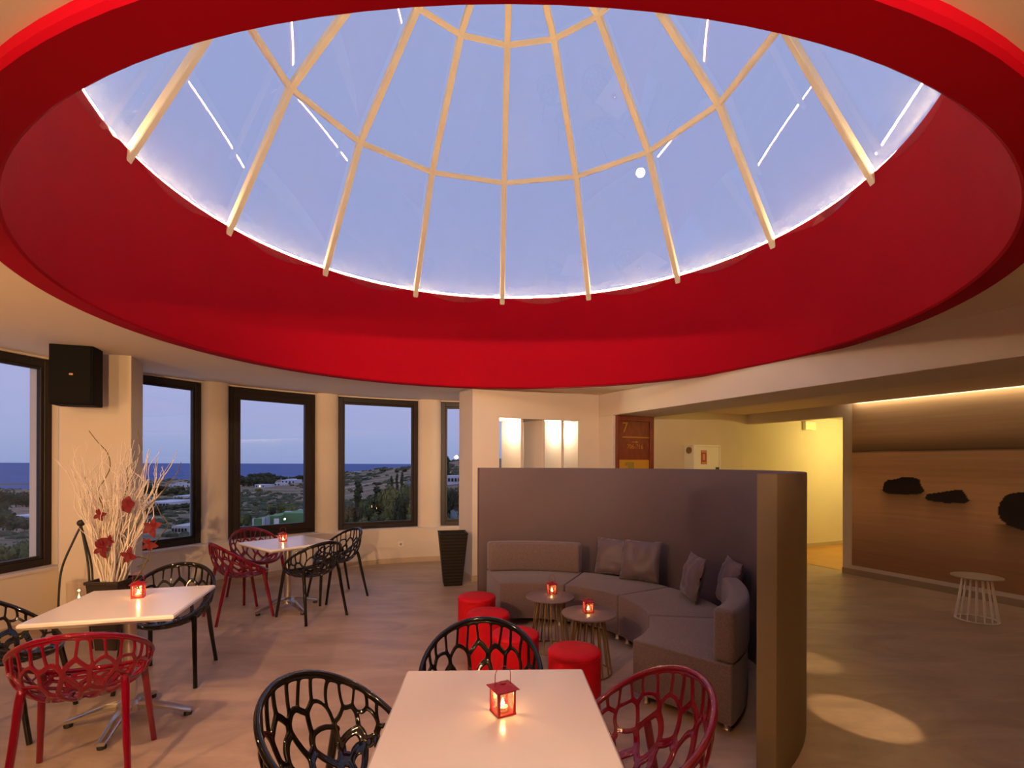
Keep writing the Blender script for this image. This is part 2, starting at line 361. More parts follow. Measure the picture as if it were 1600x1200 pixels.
# sill
bm = NB()
ribbon(bm, [[arc(r, a, z) for a in a_list] for r, z in ((RL+.01, WB-.03), (RL-.012, WB-.03), (RL-.012, WB-.004), (RL, WB), (4.9, WB))])
struct('trim_2', bm, M['sill'], 'pale stone sill running under the curved windows', 'sill')
bm = NB(); ribbon(bm, [[arc(r, a, z) for a in a_list] for r, z in ((RL, 0), (RL-.012, 0), (RL-.012, .075), (RL, .08))])
struct('baseboard_left', bm, M['base'], 'tan tile baseboard along the curved window wall', 'baseboard')
names = ['leftmost tall window beside the square pillar', 'window behind the white twig arrangement', 'thick framed casement window behind the middle table',
         'wide fixed window above the wall socket', 'window partly hidden by the wing wall', 'window behind the lit niche wall']
for i, (a0, a1) in enumerate(spans):
    p, q = arc(RW, a0), arc(RW, a1); L = (q-p).length; rz = atan2(q.y-p.y, q.x-p.x)
    w = thing('window_%d' % (i+2), 'dark framed '+names[i], 'window', p, rz); w['kind'] = 'structure'
    fw = .075; dep = .07
    def rect_frame(x0, x1, z0, z1, fw, y0, y1, nm, par, m):
        for nm2, lo, hi in (('stile', (x0, y0, z0), (x0+fw, y1, z1)), ('stile', (x1-fw, y0, z0), (x1, y1, z1)), ('rail', (x0+fw, y0, z0), (x1-fw, y1, z0+fw)), ('rail', (x0+fw, y0, z1-fw), (x1-fw, y1, z1))):
            b_ = NB(); box(b_, lo, hi); obj(nm+'_'+nm2, b_, m, par, bevel=.004, seg=1)
    rect_frame(0, L, WB, WT, fw, 0, dep, 'frame', w, M['frame'])
    x0, x1, z0, z1 = fw, L-fw, WB+fw, WT-fw
    if i == 2:
        rect_frame(fw-.01, L-fw+.01, WB+fw-.01, WT-fw+.01, .095, -.02, .05, 'sash', w, M['frame']); x0, x1, z0, z1 = fw+.08, L-fw-.08, WB+fw+.08, WT-fw-.08
        b_ = NB(); box(b_, (fw+.02, -.035, 1.42), (fw+.05, -.02, 1.52)); box(b_, (fw+.025, -.05, 1.46), (fw+.045, -.035, 1.60)); obj('handle', b_, M['frame'], w, bevel=.004, seg=1)
    else: rect_frame(fw, L-fw, WB+fw, WT-fw, .03, .012, .06, 'bead', w, M['frame']); x0, x1, z0, z1 = fw+.02, L-fw-.02, WB+fw+.02, WT-fw-.02
    b_ = NB(); vv = [b_.verts.new(c) for c in ((x0, .035, z0), (x1, .035, z0), (x1, .035, z1), (x0, .035, z1))]; b_.faces.new(vv); obj('pane', b_, M['glass'], w)
# square pillar between first two windows
pf = [at(92, 700, 4.88), at(205, 700, 5.02), at(223, 700, 5.50), at(223, 700, 5.5)+V((-.4, .35, 0)), at(84, 700, 5.32)+V((-.05, .1, 0))]
bm = NB(); prism(bm, [(p.x, p.y) for p in pf], 0, CEIL+.01)
struct('pillar', bm, M['wall'], 'wide cream pillar under the wall speaker', 'pillar', bevel=.01)
# ------------------------------------------------------------------ far wing wall with niche
O1 = V((-.545, 6.91, 0)); TH = .56
def depth_pt(px, d):
    o = O1-v*d; k = (px-CX)/F   # (o.x+u.x s) = k (o.y+u.y s)
    s = (k*o.y-o.x)/(u.x-k*u.y); return s
s0, s1 = depth_pt(780, 0), depth_pt(903, 0); SL = 2.085; NZ0, NZ1 = .95, 2.272
bm = NB()
obox(bm, O1, 0, s0, -TH, 0, 0, CEIL+.01); obox(bm, O1, s1, SL, -TH, 0, 0, CEIL+.01); obox(bm, O1, s0, s1, -TH, 0, 0, NZ0); obox(bm, O1, s0, s1, -TH, 0, NZ1, CEIL+.01)
struct('wall_far', bm, M['wall'], 'cream wing wall with a lit slatted niche behind the partition', 'wall')
bm = NB(); obox(bm, O1, -.012, SL, 0, .012, 0, .08); obox(bm, O1, -.012, 0, -TH, 0, 0, .08)
struct('baseboard_far', bm, M['base'], 'tan tile baseboard at the foot of the wing wall', 'baseboard')
fins = thing('niche_louvre', 'row of upright white fins lit inside the wall niche', 'louvre', uv(O1, (s0+s1)/2, -TH/2, NZ0))
for pb, pf_ in ((785, 815.5), (820, 849.5), (852, 879)):
    b0 = uv(O1-v*.5, depth_pt(pb, .5), 0); f0 = uv(O1-v*.05, depth_pt(pf_, .05), 0); d = (f0-b0).normalized(); s = d.cross(UP)*.022
    bm = NB(); prism(bm, [((b0+s).x, (b0+s).y), ((f0+s).x, (f0+s).y), ((f0-s).x, (f0-s).y), ((b0-s).x, (b0-s).y)], NZ0, NZ1); child(obj('fin', bm, M['wall'], bevel=.004, seg=1), fins)
for px, d in ((792, .16), (856, .2), (878, .28)):
    s = depth_pt(px, d); p = uv(O1-v*d, s, 0, NZ1)
    bm = NB(); lathe(bm, [(.001, -.004), (.024, -.004), (.028, 0)], 16, Matrix.Translation(p)); child(obj('downlight', bm, emit('niche_lamp', (1, .9, .75), 12)), fins)
    lamp('POINT', p-UP*.12, 13, color=(1, .84, .62), size=.02, name='niche_lamp')
# ------------------------------------------------------------------ beam, pier, corridor
O2 = uv(O1, SL, 0)
bm = NB(); obox(bm, O2, 0, .78, 0, 12.5, 2.35, CEIL+.01)
struct('trim_3', bm, M['wall'], 'deep cream ceiling beam between lounge and corridor', 'beam', bevel=.008)
bm = NB(); obox(bm, O2, 0, .78, -.9, .36, 0, 2.352)
struct('wall_pier', bm, M['wall'], 'cream pier carrying the ceiling beam', 'wall', bevel=.006)
EW = V((3.44, 8.72, 0)); MO = V((5.04, 7.44, 0))
bm = NB(); obox(bm, EW, -2.2, 6, -.25, 0, 0, 2.9); struct('wall_back', bm, M['wall'], 'cream end wall of the corridor behind the cabinet', 'wall')
bm = NB(); obox(bm, EW, -2.2, 6, 0, .012, 0, .085); struct('baseboard_back', bm, M['base'], 'orange tan baseboard along the corridor end wall', 'baseboard')
bm = NB(); obox(bm, MO, 0, .15, -.138, 11, 0, 2.69); obox(bm, MO, 0, .15, -1.85, -.138, 2.35, 2.69)
struct('wall_right', bm, M['wall'], 'cream corridor wall around the printed seascape', 'wall', bevel=.004)
bm = NB(); obox(bm, MO, -.014, 0, -.138, 11, 0, .085); struct('baseboard_right', bm, M['base2'], 'tan baseboard below the printed seascape', 'baseboard')
cw = (MO-O2).dot(u)
bm = NB(); obox(bm, O2, .77, cw-.10, -1.3, 11, 2.52, 2.68); obox(bm, O2, cw-.11, cw, -1.3, 11, 2.60, 2.68); struct('trim_4', bm, M['ceil'], 'lowered corridor ceiling with a light slot beside the seascape', 'ceiling')
bm = NB(); obox(bm, O2, cw-.085, cw-.03, 1.92, 11, 2.535, 2.555); ld = obj('cove_light', bm, M['ledw']); tag(ld, 'bright linear strip light above the printed seascape', 'strip light')
bm = NB(); obox(bm, MO, .15, 7, -1.83, 1.5, 0, .004); struct('trim_5', bm, M['tile'], 'orange tiled floor of the yellow lit side corridor', 'floor')
bm = NB(); obox(bm, MO, .15, 7, .9, 1.05, 0, 2.6); obox(bm, MO, 7, 7.15, -2, 1.05, 0, 2.6); obox(bm, MO, .15, 7, -2, 1.05, 2.55, 2.68); struct('wall_side', bm, M['wall'], 'near wall and ceiling of the yellow side corridor', 'wall')
bm = NB(); box(bm, (-7, -4.2, 0), (13, -4.0, CEIL)); struct('wall_rear', bm, M['wall'], 'plain cream wall behind the photographer', 'wall')
# mural
mz0, mz1, mb0, mb1 = .14, 2.52, .0, 6.0
me = bpy.data.meshes.new('print'); NXm, NZm = 420, 230; vs_, fs, cols = [], [], []
def mur_px(p): return (CX+p.x/p.y*F, CY-(p.z-H)/p.y*F)
def lerp(a, b, t): return tuple(x+(y-x)*t for x, y in zip(a, b))
def sm(a, b, x): t = min(1, max(0, (x-a)/(b-a))); return t*t*(3-2*t)
rocks = []
def mpt(px, py):   # pixel -> (b, z) on the mural plane
    k = (px-CX)/F; b = (k*MO.y-MO.x)/(v.x-k*v.y); p = MO+v*b; return (b, H-(py-CY)/F*p.y)
for poly in ([(1379, 765), (1382, 752), (1388, 748), (1400, 747), (1408, 744), (1428, 744), (1437, 747), (1440, 757), (1445, 765), (1438, 770), (1410, 771), (1386, 769)],
             [(1446, 776), (1449, 770), (1470, 767), (1495, 763), (1504, 764), (1509, 770), (1515, 780), (1508, 784), (1480, 784), (1450, 780)],
             [(1559, 797), (1562, 785), (1570, 773), (1582, 768), (1600, 766), (1640, 764), (1660, 772), (1668, 790), (1664, 812), (1640, 824), (1600, 827), (1575, 818), (1563, 808)]):
    rocks.append([mpt(*q) for q in poly])
def inside(pl, x, y):
    c = False; j = len(pl)-1
    for i in range(len(pl)):
        if (pl[i][1] > y) != (pl[j][1] > y) and x < (pl[j][0]-pl[i][0])*(y-pl[i][1])/(pl[j][1]-pl[i][1])+pl[i][0]: c = not c
        j = i
    return c
zh = mpt(1400, 703)[1]
for j in range(NZm+1):
    z = mz0+(mz1-mz0)*j/NZm
    for i in range(NXm+1):
        # finer toward the visible end
        b = mb0+(mb1-mb0)*(i/NXm)**1.35
        p = MO+v*b-u*.006; vs_.append((p.x, p.y, z))
        st = noise.noise(V((b*.9, z*26, 3)))*.05+noise.noise(V((b*2.5, z*60, 9)))*.04
        hz = zh+.012*noise.noise(V((b*1.2, 0, 5)))
        if z > hz:
            t = (z-hz)/(mz1-hz); c = lerp((.17, .105, .055), (.42, .27, .145), sm(0, .35, t)); c = lerp(c, (.27, .17, .085), sm(.35, .9, t))
        else:
            t = (hz-z)/(hz-mz0); c = lerp((.55, .37, .21), (.50, .31, .17), sm(0, .45, t)); c = lerp(c, (.25, .13, .065), sm(.40, .95, t))
        c = lerp(c, (.08, .05, .03), .75*exp(-((z-hz)/.018)**2))
        c = tuple(max(0, x*(1+st*2)*k_) for x, k_ in zip(c, (1.38, 1.36, 1.30)))
        for pl in rocks:
            bs = [q[0] for q in pl]; zs = [q[1] for q in pl]; b0, b1_, z0_, z1_ = min(bs), max(bs), min(zs), max(zs)
            if b0-.1 < b < b1_+.1 and z < z0_+.06:
                f = .72*exp(-max(0, z0_+.03-z)/(.10+.25*(z1_-z0_)))*sm(b0-.08, b0+.10, b)*(1-sm(b1_-.10, b1_+.08, b)); c = lerp(c, (.03, .015, .008), f)
            if inside(pl, b, z): c = (.012, .006, .004)
        cols.append(c)
for j in range(NZm):
    for i in range(NXm):
        a = j*(NXm+1)+i; fs.append((a, a+1, a+NXm+2, a+NXm+1))
me.from_pydata(vs_, [], fs); ca = me.color_attributes.new('Col', 'FLOAT_COLOR', 'POINT')
ca.data.foreach_set('color', [x for c in cols for x in c+(1,)])
o = obj('wall_print', me, M['mural']); tag(o, 'sepia photo print of three dark rocks in calm sea covering the corridor wall', 'mural')
# ------------------------------------------------------------------ curved partition
PC = V((.13, 4.08, 0)); PR0, PR1, PZ = 1.85, 1.955, 1.575
def pol(r, deg, z=0, c=PC): return V((c.x+r*sin(R(deg)), c.y+r*cos(R(deg)), z))
pa = [-16+i*(141.5+16)/60 for i in range(61)]
bm = NB(); prism(bm, [(q.x, q.y) for q in [pol(PR0, a) for a in pa]]+[(q.x, q.y) for q in [pol(PR1, a) for a in pa[::-1]]], 0, PZ)
me = bpy.data.meshes.new('partition')
o = struct('partition', bm, M['part'], 'low curved taupe partition wall wrapping behind the sofa', 'partition', bevel=.006, smooth=True)
o.data.materials.append(M['partlit'])
for p in o.data.polygons:
    c = p.center; r = (c.xy-PC.xy).length; a = math.degrees(atan2(c.x-PC.x, c.y-PC.y))
    if abs(p.normal.z) < .5 and (r > PR1-.02 or a > 141.2): p.material_index = 1
# ------------------------------------------------------------------ furniture: crystal style tub chair
def voro(sites, L, v0, v1):
    cells = []
    allp = [(x+k*L, y) for k in (-1, 0, 1) for x, y in sites]
    for (sx_, sy_) in sites:
        poly = [(sx_-L/2, v0), (sx_+L/2, v0), (sx_+L/2, v1), (sx_-L/2, v1)]
        for (qx, qy) in allp:
            if (qx, qy) == (sx_, sy_) or abs(qx-sx_) > .5: continue
            mx_, my = (sx_+qx)/2, (sy_+qy)/2; nx, ny = qx-sx_, qy-sy_; out = []
            for i in range(len(poly)):
                a, b = poly[i-1], poly[i]; da = (a[0]-mx_)*nx+(a[1]-my)*ny; db = (b[0]-mx_)*nx+(b[1]-my)*ny
                if (da <= 0) != (db <= 0): t = da/(da-db); out.append((a[0]+(b[0]-a[0])*t, a[1]+(b[1]-a[1])*t))
                if db <= 0: out.append(b)
            poly = out
            if not poly: break
        if len(poly) >= 3: cells.append(poly)
    return cells
def rim_pt(ph):
    s, c = sin(ph), cos(ph)
    return V((.285*s*(1+.06*c), -.025-.275*c, .462+.345*((1+c)/2)**1.15))
def shell_pt(ph, t):
    a = t*pi/2; g = sin(a)**.9; h = max(0, 1-cos(a))**1.25; r = rim_pt(ph)
    return V((r.x*g, .0+(r.y)*g, .418+(r.z-.418)*h))
def make_shell():
    rnd = random.Random(12); L = 2*pi*.26; KV = .30; sites = []
    for t, n_, off in ((.925, 31, 0), (.735, 17, .35), (.53, 11, .1), (.35, 8, .4), (.20, 5, .2)):
        for i in range(n_): sites.append((((i+off+rnd.uniform(-.24, .24))/n_*L) % L, (t+rnd.uniform(-.06, .06)*(1 if t < .9 else .75))*KV))
    bm = NB(); T0 = .10
    for poly in voro(sites, L, T0*KV, .99*KV):
        pp = []
        for i in range(len(poly)):
            a, b = poly[i], poly[(i+1) % len(poly)]
            if (a[0]-b[0])**2+(a[1]-b[1])**2 > 2e-6: pp.append(a)
        poly = pp
        if len(poly) < 3: continue
        q2 = []
        for i in range(len(poly)):
            a, b = poly[i], poly[(i+1) % len(poly)]; q2.append(a); key = 1 if (a[0] % L, a[1]) < (b[0] % L, b[1]) else -1
            mx_, my = (a[0]+b[0])/2, (a[1]+b[1])/2; ln = sqrt((a[0]-b[0])**2+(a[1]-b[1])**2)
            if ln < .03 or (a[1] > .985*KV and b[1] > .985*KV): continue
            w = noise.noise(V((cos(mx_/.26)*9, sin(mx_/.26)*9, my*40)))*.22
            nx, ny = -(b[1]-a[1])*w*key, (b[0]-a[0])*w*key
            for f in (.33, .67): q2.append((a[0]+(b[0]-a[0])*f+nx, a[1]+(b[1]-a[1])*f+ny))
        poly = q2
        P = [shell_pt(x/.26, y/KV) for x, y in poly]; c = sum(P, V())/len(P)
        inr = min((c-P[i]-(P[(i+1) % len(P)]-P[i])*max(0, min(1, (c-P[i]).dot(P[(i+1) % len(P)]-P[i])/max(1e-9, (P[(i+1) % len(P)]-P[i]).length_squared)))).length for i in range(len(P)))
        mg = .0040+.0125*(1-(sum(y for x, y in poly)/len(poly))/KV); k = 1-mg/max(inr, 1e-6)
        ov = [bm.verts.new(p) for p in P]
        if k < .25: bm.faces.new(ov); continue
        iv = [bm.verts.new(c+(p-c)*k) for p in P]
        for i in range(len(P)): bm.faces.new((ov[i], ov[(i+1) % len(P)], iv[(i+1) % len(P)], iv[i]))
    nn = 24; ring_ = [bm.verts.new(shell_pt(2*pi*i/nn, T0)) for i in range(nn)]; bm.faces.new(ring_)
    bmesh.ops.remove_doubles(bm, verts=bm.verts, dist=.0012)
    bmesh.ops.recalc_face_normals(bm, faces=bm.faces)
    me = bpy.data.meshes.new('tmp'); bm.to_mesh(me); bm.free(); o = bpy.data.objects.new('tmp', me); COL.objects.link(o)
    m1 = o.modifiers.new('a', 'SUBSURF'); m1.levels = m1.render_levels = 1; m1.subdivision_type = 'SIMPLE'
    m2 = o.modifiers.new('b', 'SOLIDIFY'); m2.thickness = .012; m2.offset = 0
    m3 = o.modifiers.new('c', 'SUBSURF'); m3.levels = m3.render_levels = 1
    dg = bpy.context.evaluated_depsgraph_get(); r = bpy.data.meshes.new_from_object(o.evaluated_get(dg)); r.name = 'chair_shell'
    bpy.data.objects.remove(o); return r
SHELL = make_shell()
def make_chair(m, label):
    t = thing('armchair', label, 'chair')
    sm_ = SHELL.copy(); sm_.materials.clear(); obj('shell', sm_, m, t, smooth='all')
    bm = NB(); tube(bm, [rim_pt(2*pi*i/64) for i in range(64)], .0125, 10, True); obj('rim', bm, m, t, smooth='all')
    for sx_ in (-1, 1):
        pf_ = rim_pt(R(128)*1); f0 = V((abs(pf_.x)*sx_, pf_.y, pf_.z-.004))
        bm = NB(); tube(bm, bez([f0, f0+V((.004*sx_, .008, -.05)), f0+(V((.255*sx_, .235, 0))-f0)*.5, V((.255*sx_, .235, 0))], 6), [.010]*2+[.016]*1+[.018]*6+[.0165]*5+[.0145]*5, 10); obj('leg', bm, m, t, smooth=True)
        q = shell_pt(R(48), .66); q = V((abs(q.x)*sx_, q.y, q.z))
        bm = NB(); tube(bm, bez([q, q+V((.008*sx_, -.014, -.05)), q+(V((.235*sx_, -.30, 0))-q)*.5, V((.235*sx_, -.30, 0))], 6), [.010]*2+[.016]*1+[.018]*6+[.0165]*5+[.0145]*5, 10); obj('leg', bm, m, t, smooth=True)
    return t
# (material, x, y, facing dx, dy, label)
CH = [('black', -.575, 1.81, .97, -.22, 'black openwork armchair at the left side of the nearest white table'),
      ('black', -.145, 2.34, .0, -1, 'black openwork armchair between the nearest table and the red poufs'),
      ('red', .43, 1.87, -.97, -.22, 'red translucent openwork armchair at the right of the nearest table, before the sofa'),
      ('red', -2.215, 2.62, -.45, .89, 'red openwork armchair seen from behind at the table near the twig vase'),
      ('black', -2.58, 3.78, .25, -.97, 'black openwork armchair between the twig vase table and the red chairs, facing the camera'),
      ('black', -3.07, 3.06, .94, .30, 'black openwork armchair cut by the frame under the first window'),
      ('red', -2.87, 5.34, .71, .70, 'red openwork armchair at the middle table, nearer of the two red ones there'),
      ('red', -3.06, 6.06, .77, -.64, 'red openwork armchair behind the middle table below the casement window'),
      ('black', -2.14, 5.36, -.80, .60, 'black openwork armchair at the middle table with its back to the camera'),
      ('black', -2.14, 6.10, -.70, -.71, 'black openwork armchair at the middle table beside the far wall socket')]
protos = {}
for m, x, y, dx, dy, lb in CH:
    if m not in protos: c = protos[m] = make_chair(M[m], lb)
    else: c = copy_tree(protos[m])
    place(c, (x, y, 0), atan2(dy, dx)-pi/2, lb, 'openwork armchairs around the white tables')
# pedestal tables
def make_table(label):
    t = thing('cafe_table', label, 'table'); h = .374
    bm = NB(); g_ = [(-h+.022, .706), (-h, .724), (-h, .737), (-h+.008, .745)]
    rows = [[(sx_*(-a), sy_*(-a), z) for sx_, sy_ in ((-1, -1), (1, -1), (1, 1), (-1, 1))] for a, z in g_]
    g2 = ribbon(bm, rows, True); bm.faces.new(g2[0][::-1]); bm.faces.new(g2[-1]); obj('tabletop', bm, M['white'], t)
    bm = NB(); lathe(bm, [(.15, .700), (.15, .706)], 24); obj('top_plate', bm, M['steel'], t)
    bm = NB(); lathe(bm, [(.036, .12), (.036, .70)], 24); obj('column', bm, M['steel'], t, smooth=True)
    bm = NB(); lathe(bm, [(.07, .07), (.068, .115), (.045, .135), (.036, .14)], 24); obj('hub', bm, M['steel'], t, smooth=True)
    for k in range(4):
        a = pi/2*k; d = V((cos(a), sin(a), 0)); s = V((-sin(a), cos(a), 0)); bm = NB(); rows = []
        for r, z, w, th in ((.03, .112, .040, .05), (.10, .105, .036, .045), (.20, .078, .030, .035), (.30, .045, .026, .028), (.345, .034, .022, .022)):
            c = d*r+UP*z; rows.append([c+s*w, c+s*w*.6+UP*th*.3, c-s*w*.6+UP*th*.3, c-s*w, c-s*w*.9-UP*th*.55, c+s*w*.9-UP*th*.55])
        g2 = ribbon(bm, rows, True); bm.faces.new(g2[0]); bm.faces.new(g2[-1]); f = obj('foot', bm, M['steel'], t, smooth=True)
        bm = NB(); lathe(bm, [(.022, 0), (.024, .012), (.02, .024)], 14, Matrix.Translation(d*.325)); obj('glide', bm, M['rubber'], f, smooth=True)
    return t
T0 = make_table('white square pedestal table nearest the camera, with a red lantern'); T0.location = (-.055, 1.766, 0); T0.rotation_euler = (0, 0, R(2))
T1 = place(copy_tree(T0), (-2.40, 3.16, 0), R(14.5), 'white square pedestal table in front of the twig arrangement')
T2 = place(copy_tree(T0), (-2.49, 5.59, 0), R(50.8), 'white square pedestal table with two red and two black chairs')
for t in (T0, T1, T2): t['group'] = 'white pedestal tables'
# lanterns
def make_lantern(label):
    t = thing('lantern', label, 'lantern'); w, h = .033, .088
    bm = NB(); box(bm, (-w-.002, -w-.002, 0), (w+.002, w+.002, .007)); obj('base', bm, M['lred'], t)
    for a in (-1, 1):
        for b in (-1, 1):
            bm = NB(); x, y = a*(w-.003), b*(w-.003); box(bm, (x-.004, y-.004, .007), (x+.004, y+.004, h)); obj('post', bm, M['lred'], t)
    bm = NB(); box(bm, (-w-.002, -w-.002, h-.008), (w+.002, w+.002, h)); ribbon(bm, [[(sx_*a, sy_*a, z) for sx_, sy_ in ((-1, -1), (1, -1), (1, 1), (-1, 1))] for a, z in ((w+.011, h), (w+.011, h+.002), (.012, h+.014), (.010, h+.014))], True)
    bmesh.ops.holes_fill(bm, edges=[e for e in bm.edges if len(e.link_faces) == 1]); obj('roof', bm, M['lred'], t)
    bm = NB(); lathe(bm, [(.011, h+.014), (.013, h+.018), (.006, h+.021)], 12); obj('vent_cap', bm, M['lred'], t)
    bm = NB(); tube(bm, [(-.030, 0, h+.004), (-.030, 0, h+.04)]+[(-.030*cos(pi*i/12), 0, h+.045+.03*sin(pi*i/12)) for i in range(13)]+[(.030, 0, h+.04), (.030, 0, h+.004)], .0013, 6); obj('handle', bm, M['lred'], t)
    for k in range(4):
        Mx = Matrix.Rotation(pi/2*k, 4, 'Z'); bm = NB(); vv = [bm.verts.new(Mx @ V(p)) for p in ((-w+.005, -w+.002, .007), (w-.005, -w+.002, .007), (w-.005, -w+.002, h-.008), (-w+.005, -w+.002, h-.008))]; bm.faces.new(vv)
        pn = obj('pane', bm, M['lglass'], t)
        bm = NB(); c = V((-.012, -w, .044)); tube(bm, [Mx @ (c+V((.008*cos(2*pi*i/14), 0, .008*sin(2*pi*i/14)))) for i in range(14)], .0008, 4, True)
        for i in range(9):
            a = 2*pi*i/9; q = V((.0075*cos(a), 0, .0075*sin(a))); d = V((cos(a), 0, sin(a))); s = V((-sin(a), 0, cos(a)))
            pts = [c+d*.009, c+d*.015+s*.003, c+d*.020, c+d*.015-s*.003]
            pts = [p for p in pts]
            if all(abs(p.x) < w-.004 for p in pts): tube(bm, [Mx @ p for p in pts], .0007, 4, True)
        obj('flower_motif', bm, M['lred'], pn)
    bm = NB(); lathe(bm, [(.017, .008), (.018, .022), (.015, .022)], 16); cd = obj('candle', bm, M['wax'], t)
    bm = NB(); lathe(bm, [(.001, .022), (.006, .028), (.0065, .034), (.003, .045), (.0005, .052)], 12); obj('flame', bm, M['flame'], cd, smooth='all')
    l = bpy.data.lights.new('candle_light', 'POINT'); l.energy = .30; l.color = (1, .62, .26); l.shadow_soft_size = .006; lo = bpy.data.objects.new('candle_light', l); COL.objects.link(lo); lo.parent = t; lo.location = (0, 0, .06)
    return t
LT = [((-.030, 1.77, .745), 28, 'red lantern with a lit candle on the nearest white table'), ((-2.43, 3.27, .745), 25, 'red lantern on the white table in front of the twigs'),
      ((-2.56, 5.62, .745), 45, 'red lantern on the far white table by the casement window'), ((.36, 4.50, .462), 15, 'red lantern on the brown coffee table nearer the left sofa end'),
      ((.60, 3.93, .462), 10, 'red lantern on the brown coffee table nearer the big sofa end')]
L0 = None
for loc, rz, lb in LT:
    if L0 is None: L0 = make_lantern(lb); o = L0
    else: o = copy_tree(L0)
    place(o, loc, R(rz), lb, 'red candle lanterns')
# ------------------------------------------------------------------ sofa
cuts = [-15, 24, 60, 97, 134]
def sector(bm, r0, r1, a0, a1, z0, z1, n=14):
    aa = [a0+(a1-a0)*i/n for i in range(n+1)]
    return prism(bm, [(pol(r0, a).x, pol(r0, a).y) for a in aa]+[(pol(r1, a).x, pol(r1, a).y) for a in aa[::-1]], z0, z1)
SL_ = ['grey curved sofa section at the far left end, with a backrest', 'grey curved sofa section holding the two cushions facing the camera', 'grey curved sofa section holding the two cushions turned sideways', 'grey curved sofa section nearest the camera, with a rounded backrest']
for i in range(4):
    a0, a1 = cuts[i]+.25, cuts[i+1]-.25; mid = (a0+a1)/2; c = pol(1.28, mid)
    t = thing('sofa_section', SL_[i], 'sofa', c, 0, 'modules of the curved sofa')
    bm = NB(); sector(bm, .96, 1.62, a0, a1, .07, .43); o = obj('seat', bm, M['sofa'], None, bevel=.012, seg=3, smooth=True); child(o, t)
    if i in (0, 3):
        bm = NB(); sector(bm, 1.50, 1.63, a0+.1, a1-.1, .432, .755); o = obj('backrest', bm, M['sofa'], None, bevel=.03, seg=3, smooth=True); child(o, t)
    for a in (a0+3.5, a1-3.5):
        for r in (1.03, 1.56):
            bm = NB(); lathe(bm, [(.026, 0), (.028, .01), (.022, .02), (.022, .072)], 16, Matrix.Translation(pol(r, a))); o = obj('foot', bm, M['steel'], None, smooth=True); child(o, t)
def pillow(seed, s=.41, th=.065):
    bm = NB(); n = 16; rnd = V((seed*7.1, seed*3.3, seed)); grids = []
    for side in (1, -1):
        rows = []
        for j in range(n+1):
            row = []
            for i in range(n+1):
                x, y = 2*i/n-1, 2*j/n-1; e = (1-abs(x)**2.4)*(1-abs(y)**2.4)
                pin = 1-.10*(1-abs(x*y))*(1 if False else (abs(x)**6+abs(y)**6)/2*(1))
                k = 1-.07*((abs(x)**4)*(1-y*y)+(abs(y)**4)*(1-x*x))
                d = th*max(e, 0)**.55*side+noise.noise(V((x*2.2, y*2.2, side))+rnd)*.024*max(e, 0)**.4+noise.noise(V((x*5+y*3, y*5-x*2, side))+rnd)*.013*(1-max(e, 0)*.4)
                row.append((x*s/2*k, d, y*s/2*k+s/2))
            rows.append(row)
        grids.append(rows)
    for rows in grids: ribbon(bm, rows)
    bmesh.ops.remove_doubles(bm, verts=bm.verts, dist=.003); return bm
CU = [(1.60, 36, 18, 30, 'taupe square cushion tucked behind another, left one of the pair facing the camera'), (1.53, 49, 14, 33, 'taupe wrinkled square cushion overlapping its neighbour on the sofa bend'),
      (1.47, 76, 13, 92, 'taupe cushion turned sideways, nearer the camera facing pair'), (1.66, 85, 13, 97, 'taupe cushion turned sideways beside the rounded backrest')]
for i, (r, a, tilt, yaw, lb) in enumerate(CU):
    o = obj('cushion', pillow(i+1, .40 if i != 1 else .42), M['cush'], None, smooth='all'); tag(o, lb, 'cushion', 'taupe cushions on the curved sofa')
    p = pol(r, a, .435); o.matrix_world = Matrix.Translation(p) @ Matrix.Rotation(R(-yaw), 4, 'Z') @ Matrix.Rotation(R(-tilt), 4, 'X') 
# poufs
pf0 = None
for x, y, lb in ((-.31, 4.48, 'red cylindrical pouf farthest from the camera, left of the coffee tables'), (-.185, 3.98, 'red cylindrical pouf second from the far end of the row'), (.025, 3.50, 'red cylindrical pouf mostly behind the black chair back'), (.40, 3.19, 'red cylindrical pouf standing alone beside the nearer coffee table')):
    if pf0 is None:
        t = pf0 = thing('pouf', lb, 'stool'); bm = NB(); lathe(bm, [(.158, .0), (.165, .01), (.167, .2), (.167, .415)], 48); obj('body', bm, M['pouf'], t, smooth=True)
        bm = NB(); lathe(bm, [(.167, .416), (.1685, .424), (.166, .438), (.155, .447), (.10, .451), (.001, .452)], 48); obj('seat_top', bm, M['pouf'], t, smooth='all')
        bm = NB(); tube(bm, [(.168*cos(2*pi*i/48), .168*sin(2*pi*i/48), .417) for i in range(48)], .0025, 6, True); obj('piping', bm, M['pouf'], t)
    else: t = copy_tree(pf0)
    place(t, (x, y, 0), 0, lb, 'red poufs')
# wire coffee tables
def wire_table(label, mt, mw):
    t = thing('wire_table', label, 'table')
    bm = NB(); lathe(bm, [(.195, .448), (.212, .450), (.212, .460), (.209, .462)], 48); obj('tabletop', bm, mt, t, smooth=True)
    bm = NB(); tube(bm, [(.175*cos(2*pi*i/48), .175*sin(2*pi*i/48), .007) for i in range(48)], .007, 8, True); obj('base_ring', bm, mw, t, smooth='all')
    bm = NB(); tube(bm, [(.115*cos(2*pi*i/40), .115*sin(2*pi*i/40), .443) for i in range(40)], .005, 6, True); obj('top_ring', bm, mw, t, smooth='all')
    for k in range(16):
        a = 2*pi*k/16; bm = NB(); tube(bm, [(.115*cos(a), .115*sin(a), .444), (.175*cos(a), .175*sin(a), .007)], .0068, 6); obj('rod', bm, mw, t, smooth=True)
    return t
w0 = wire_table('round brown coffee table on bronze rods, nearer the left sofa end', M['ctop'], M['wire']); w0.location = (.338, 4.42, 0)
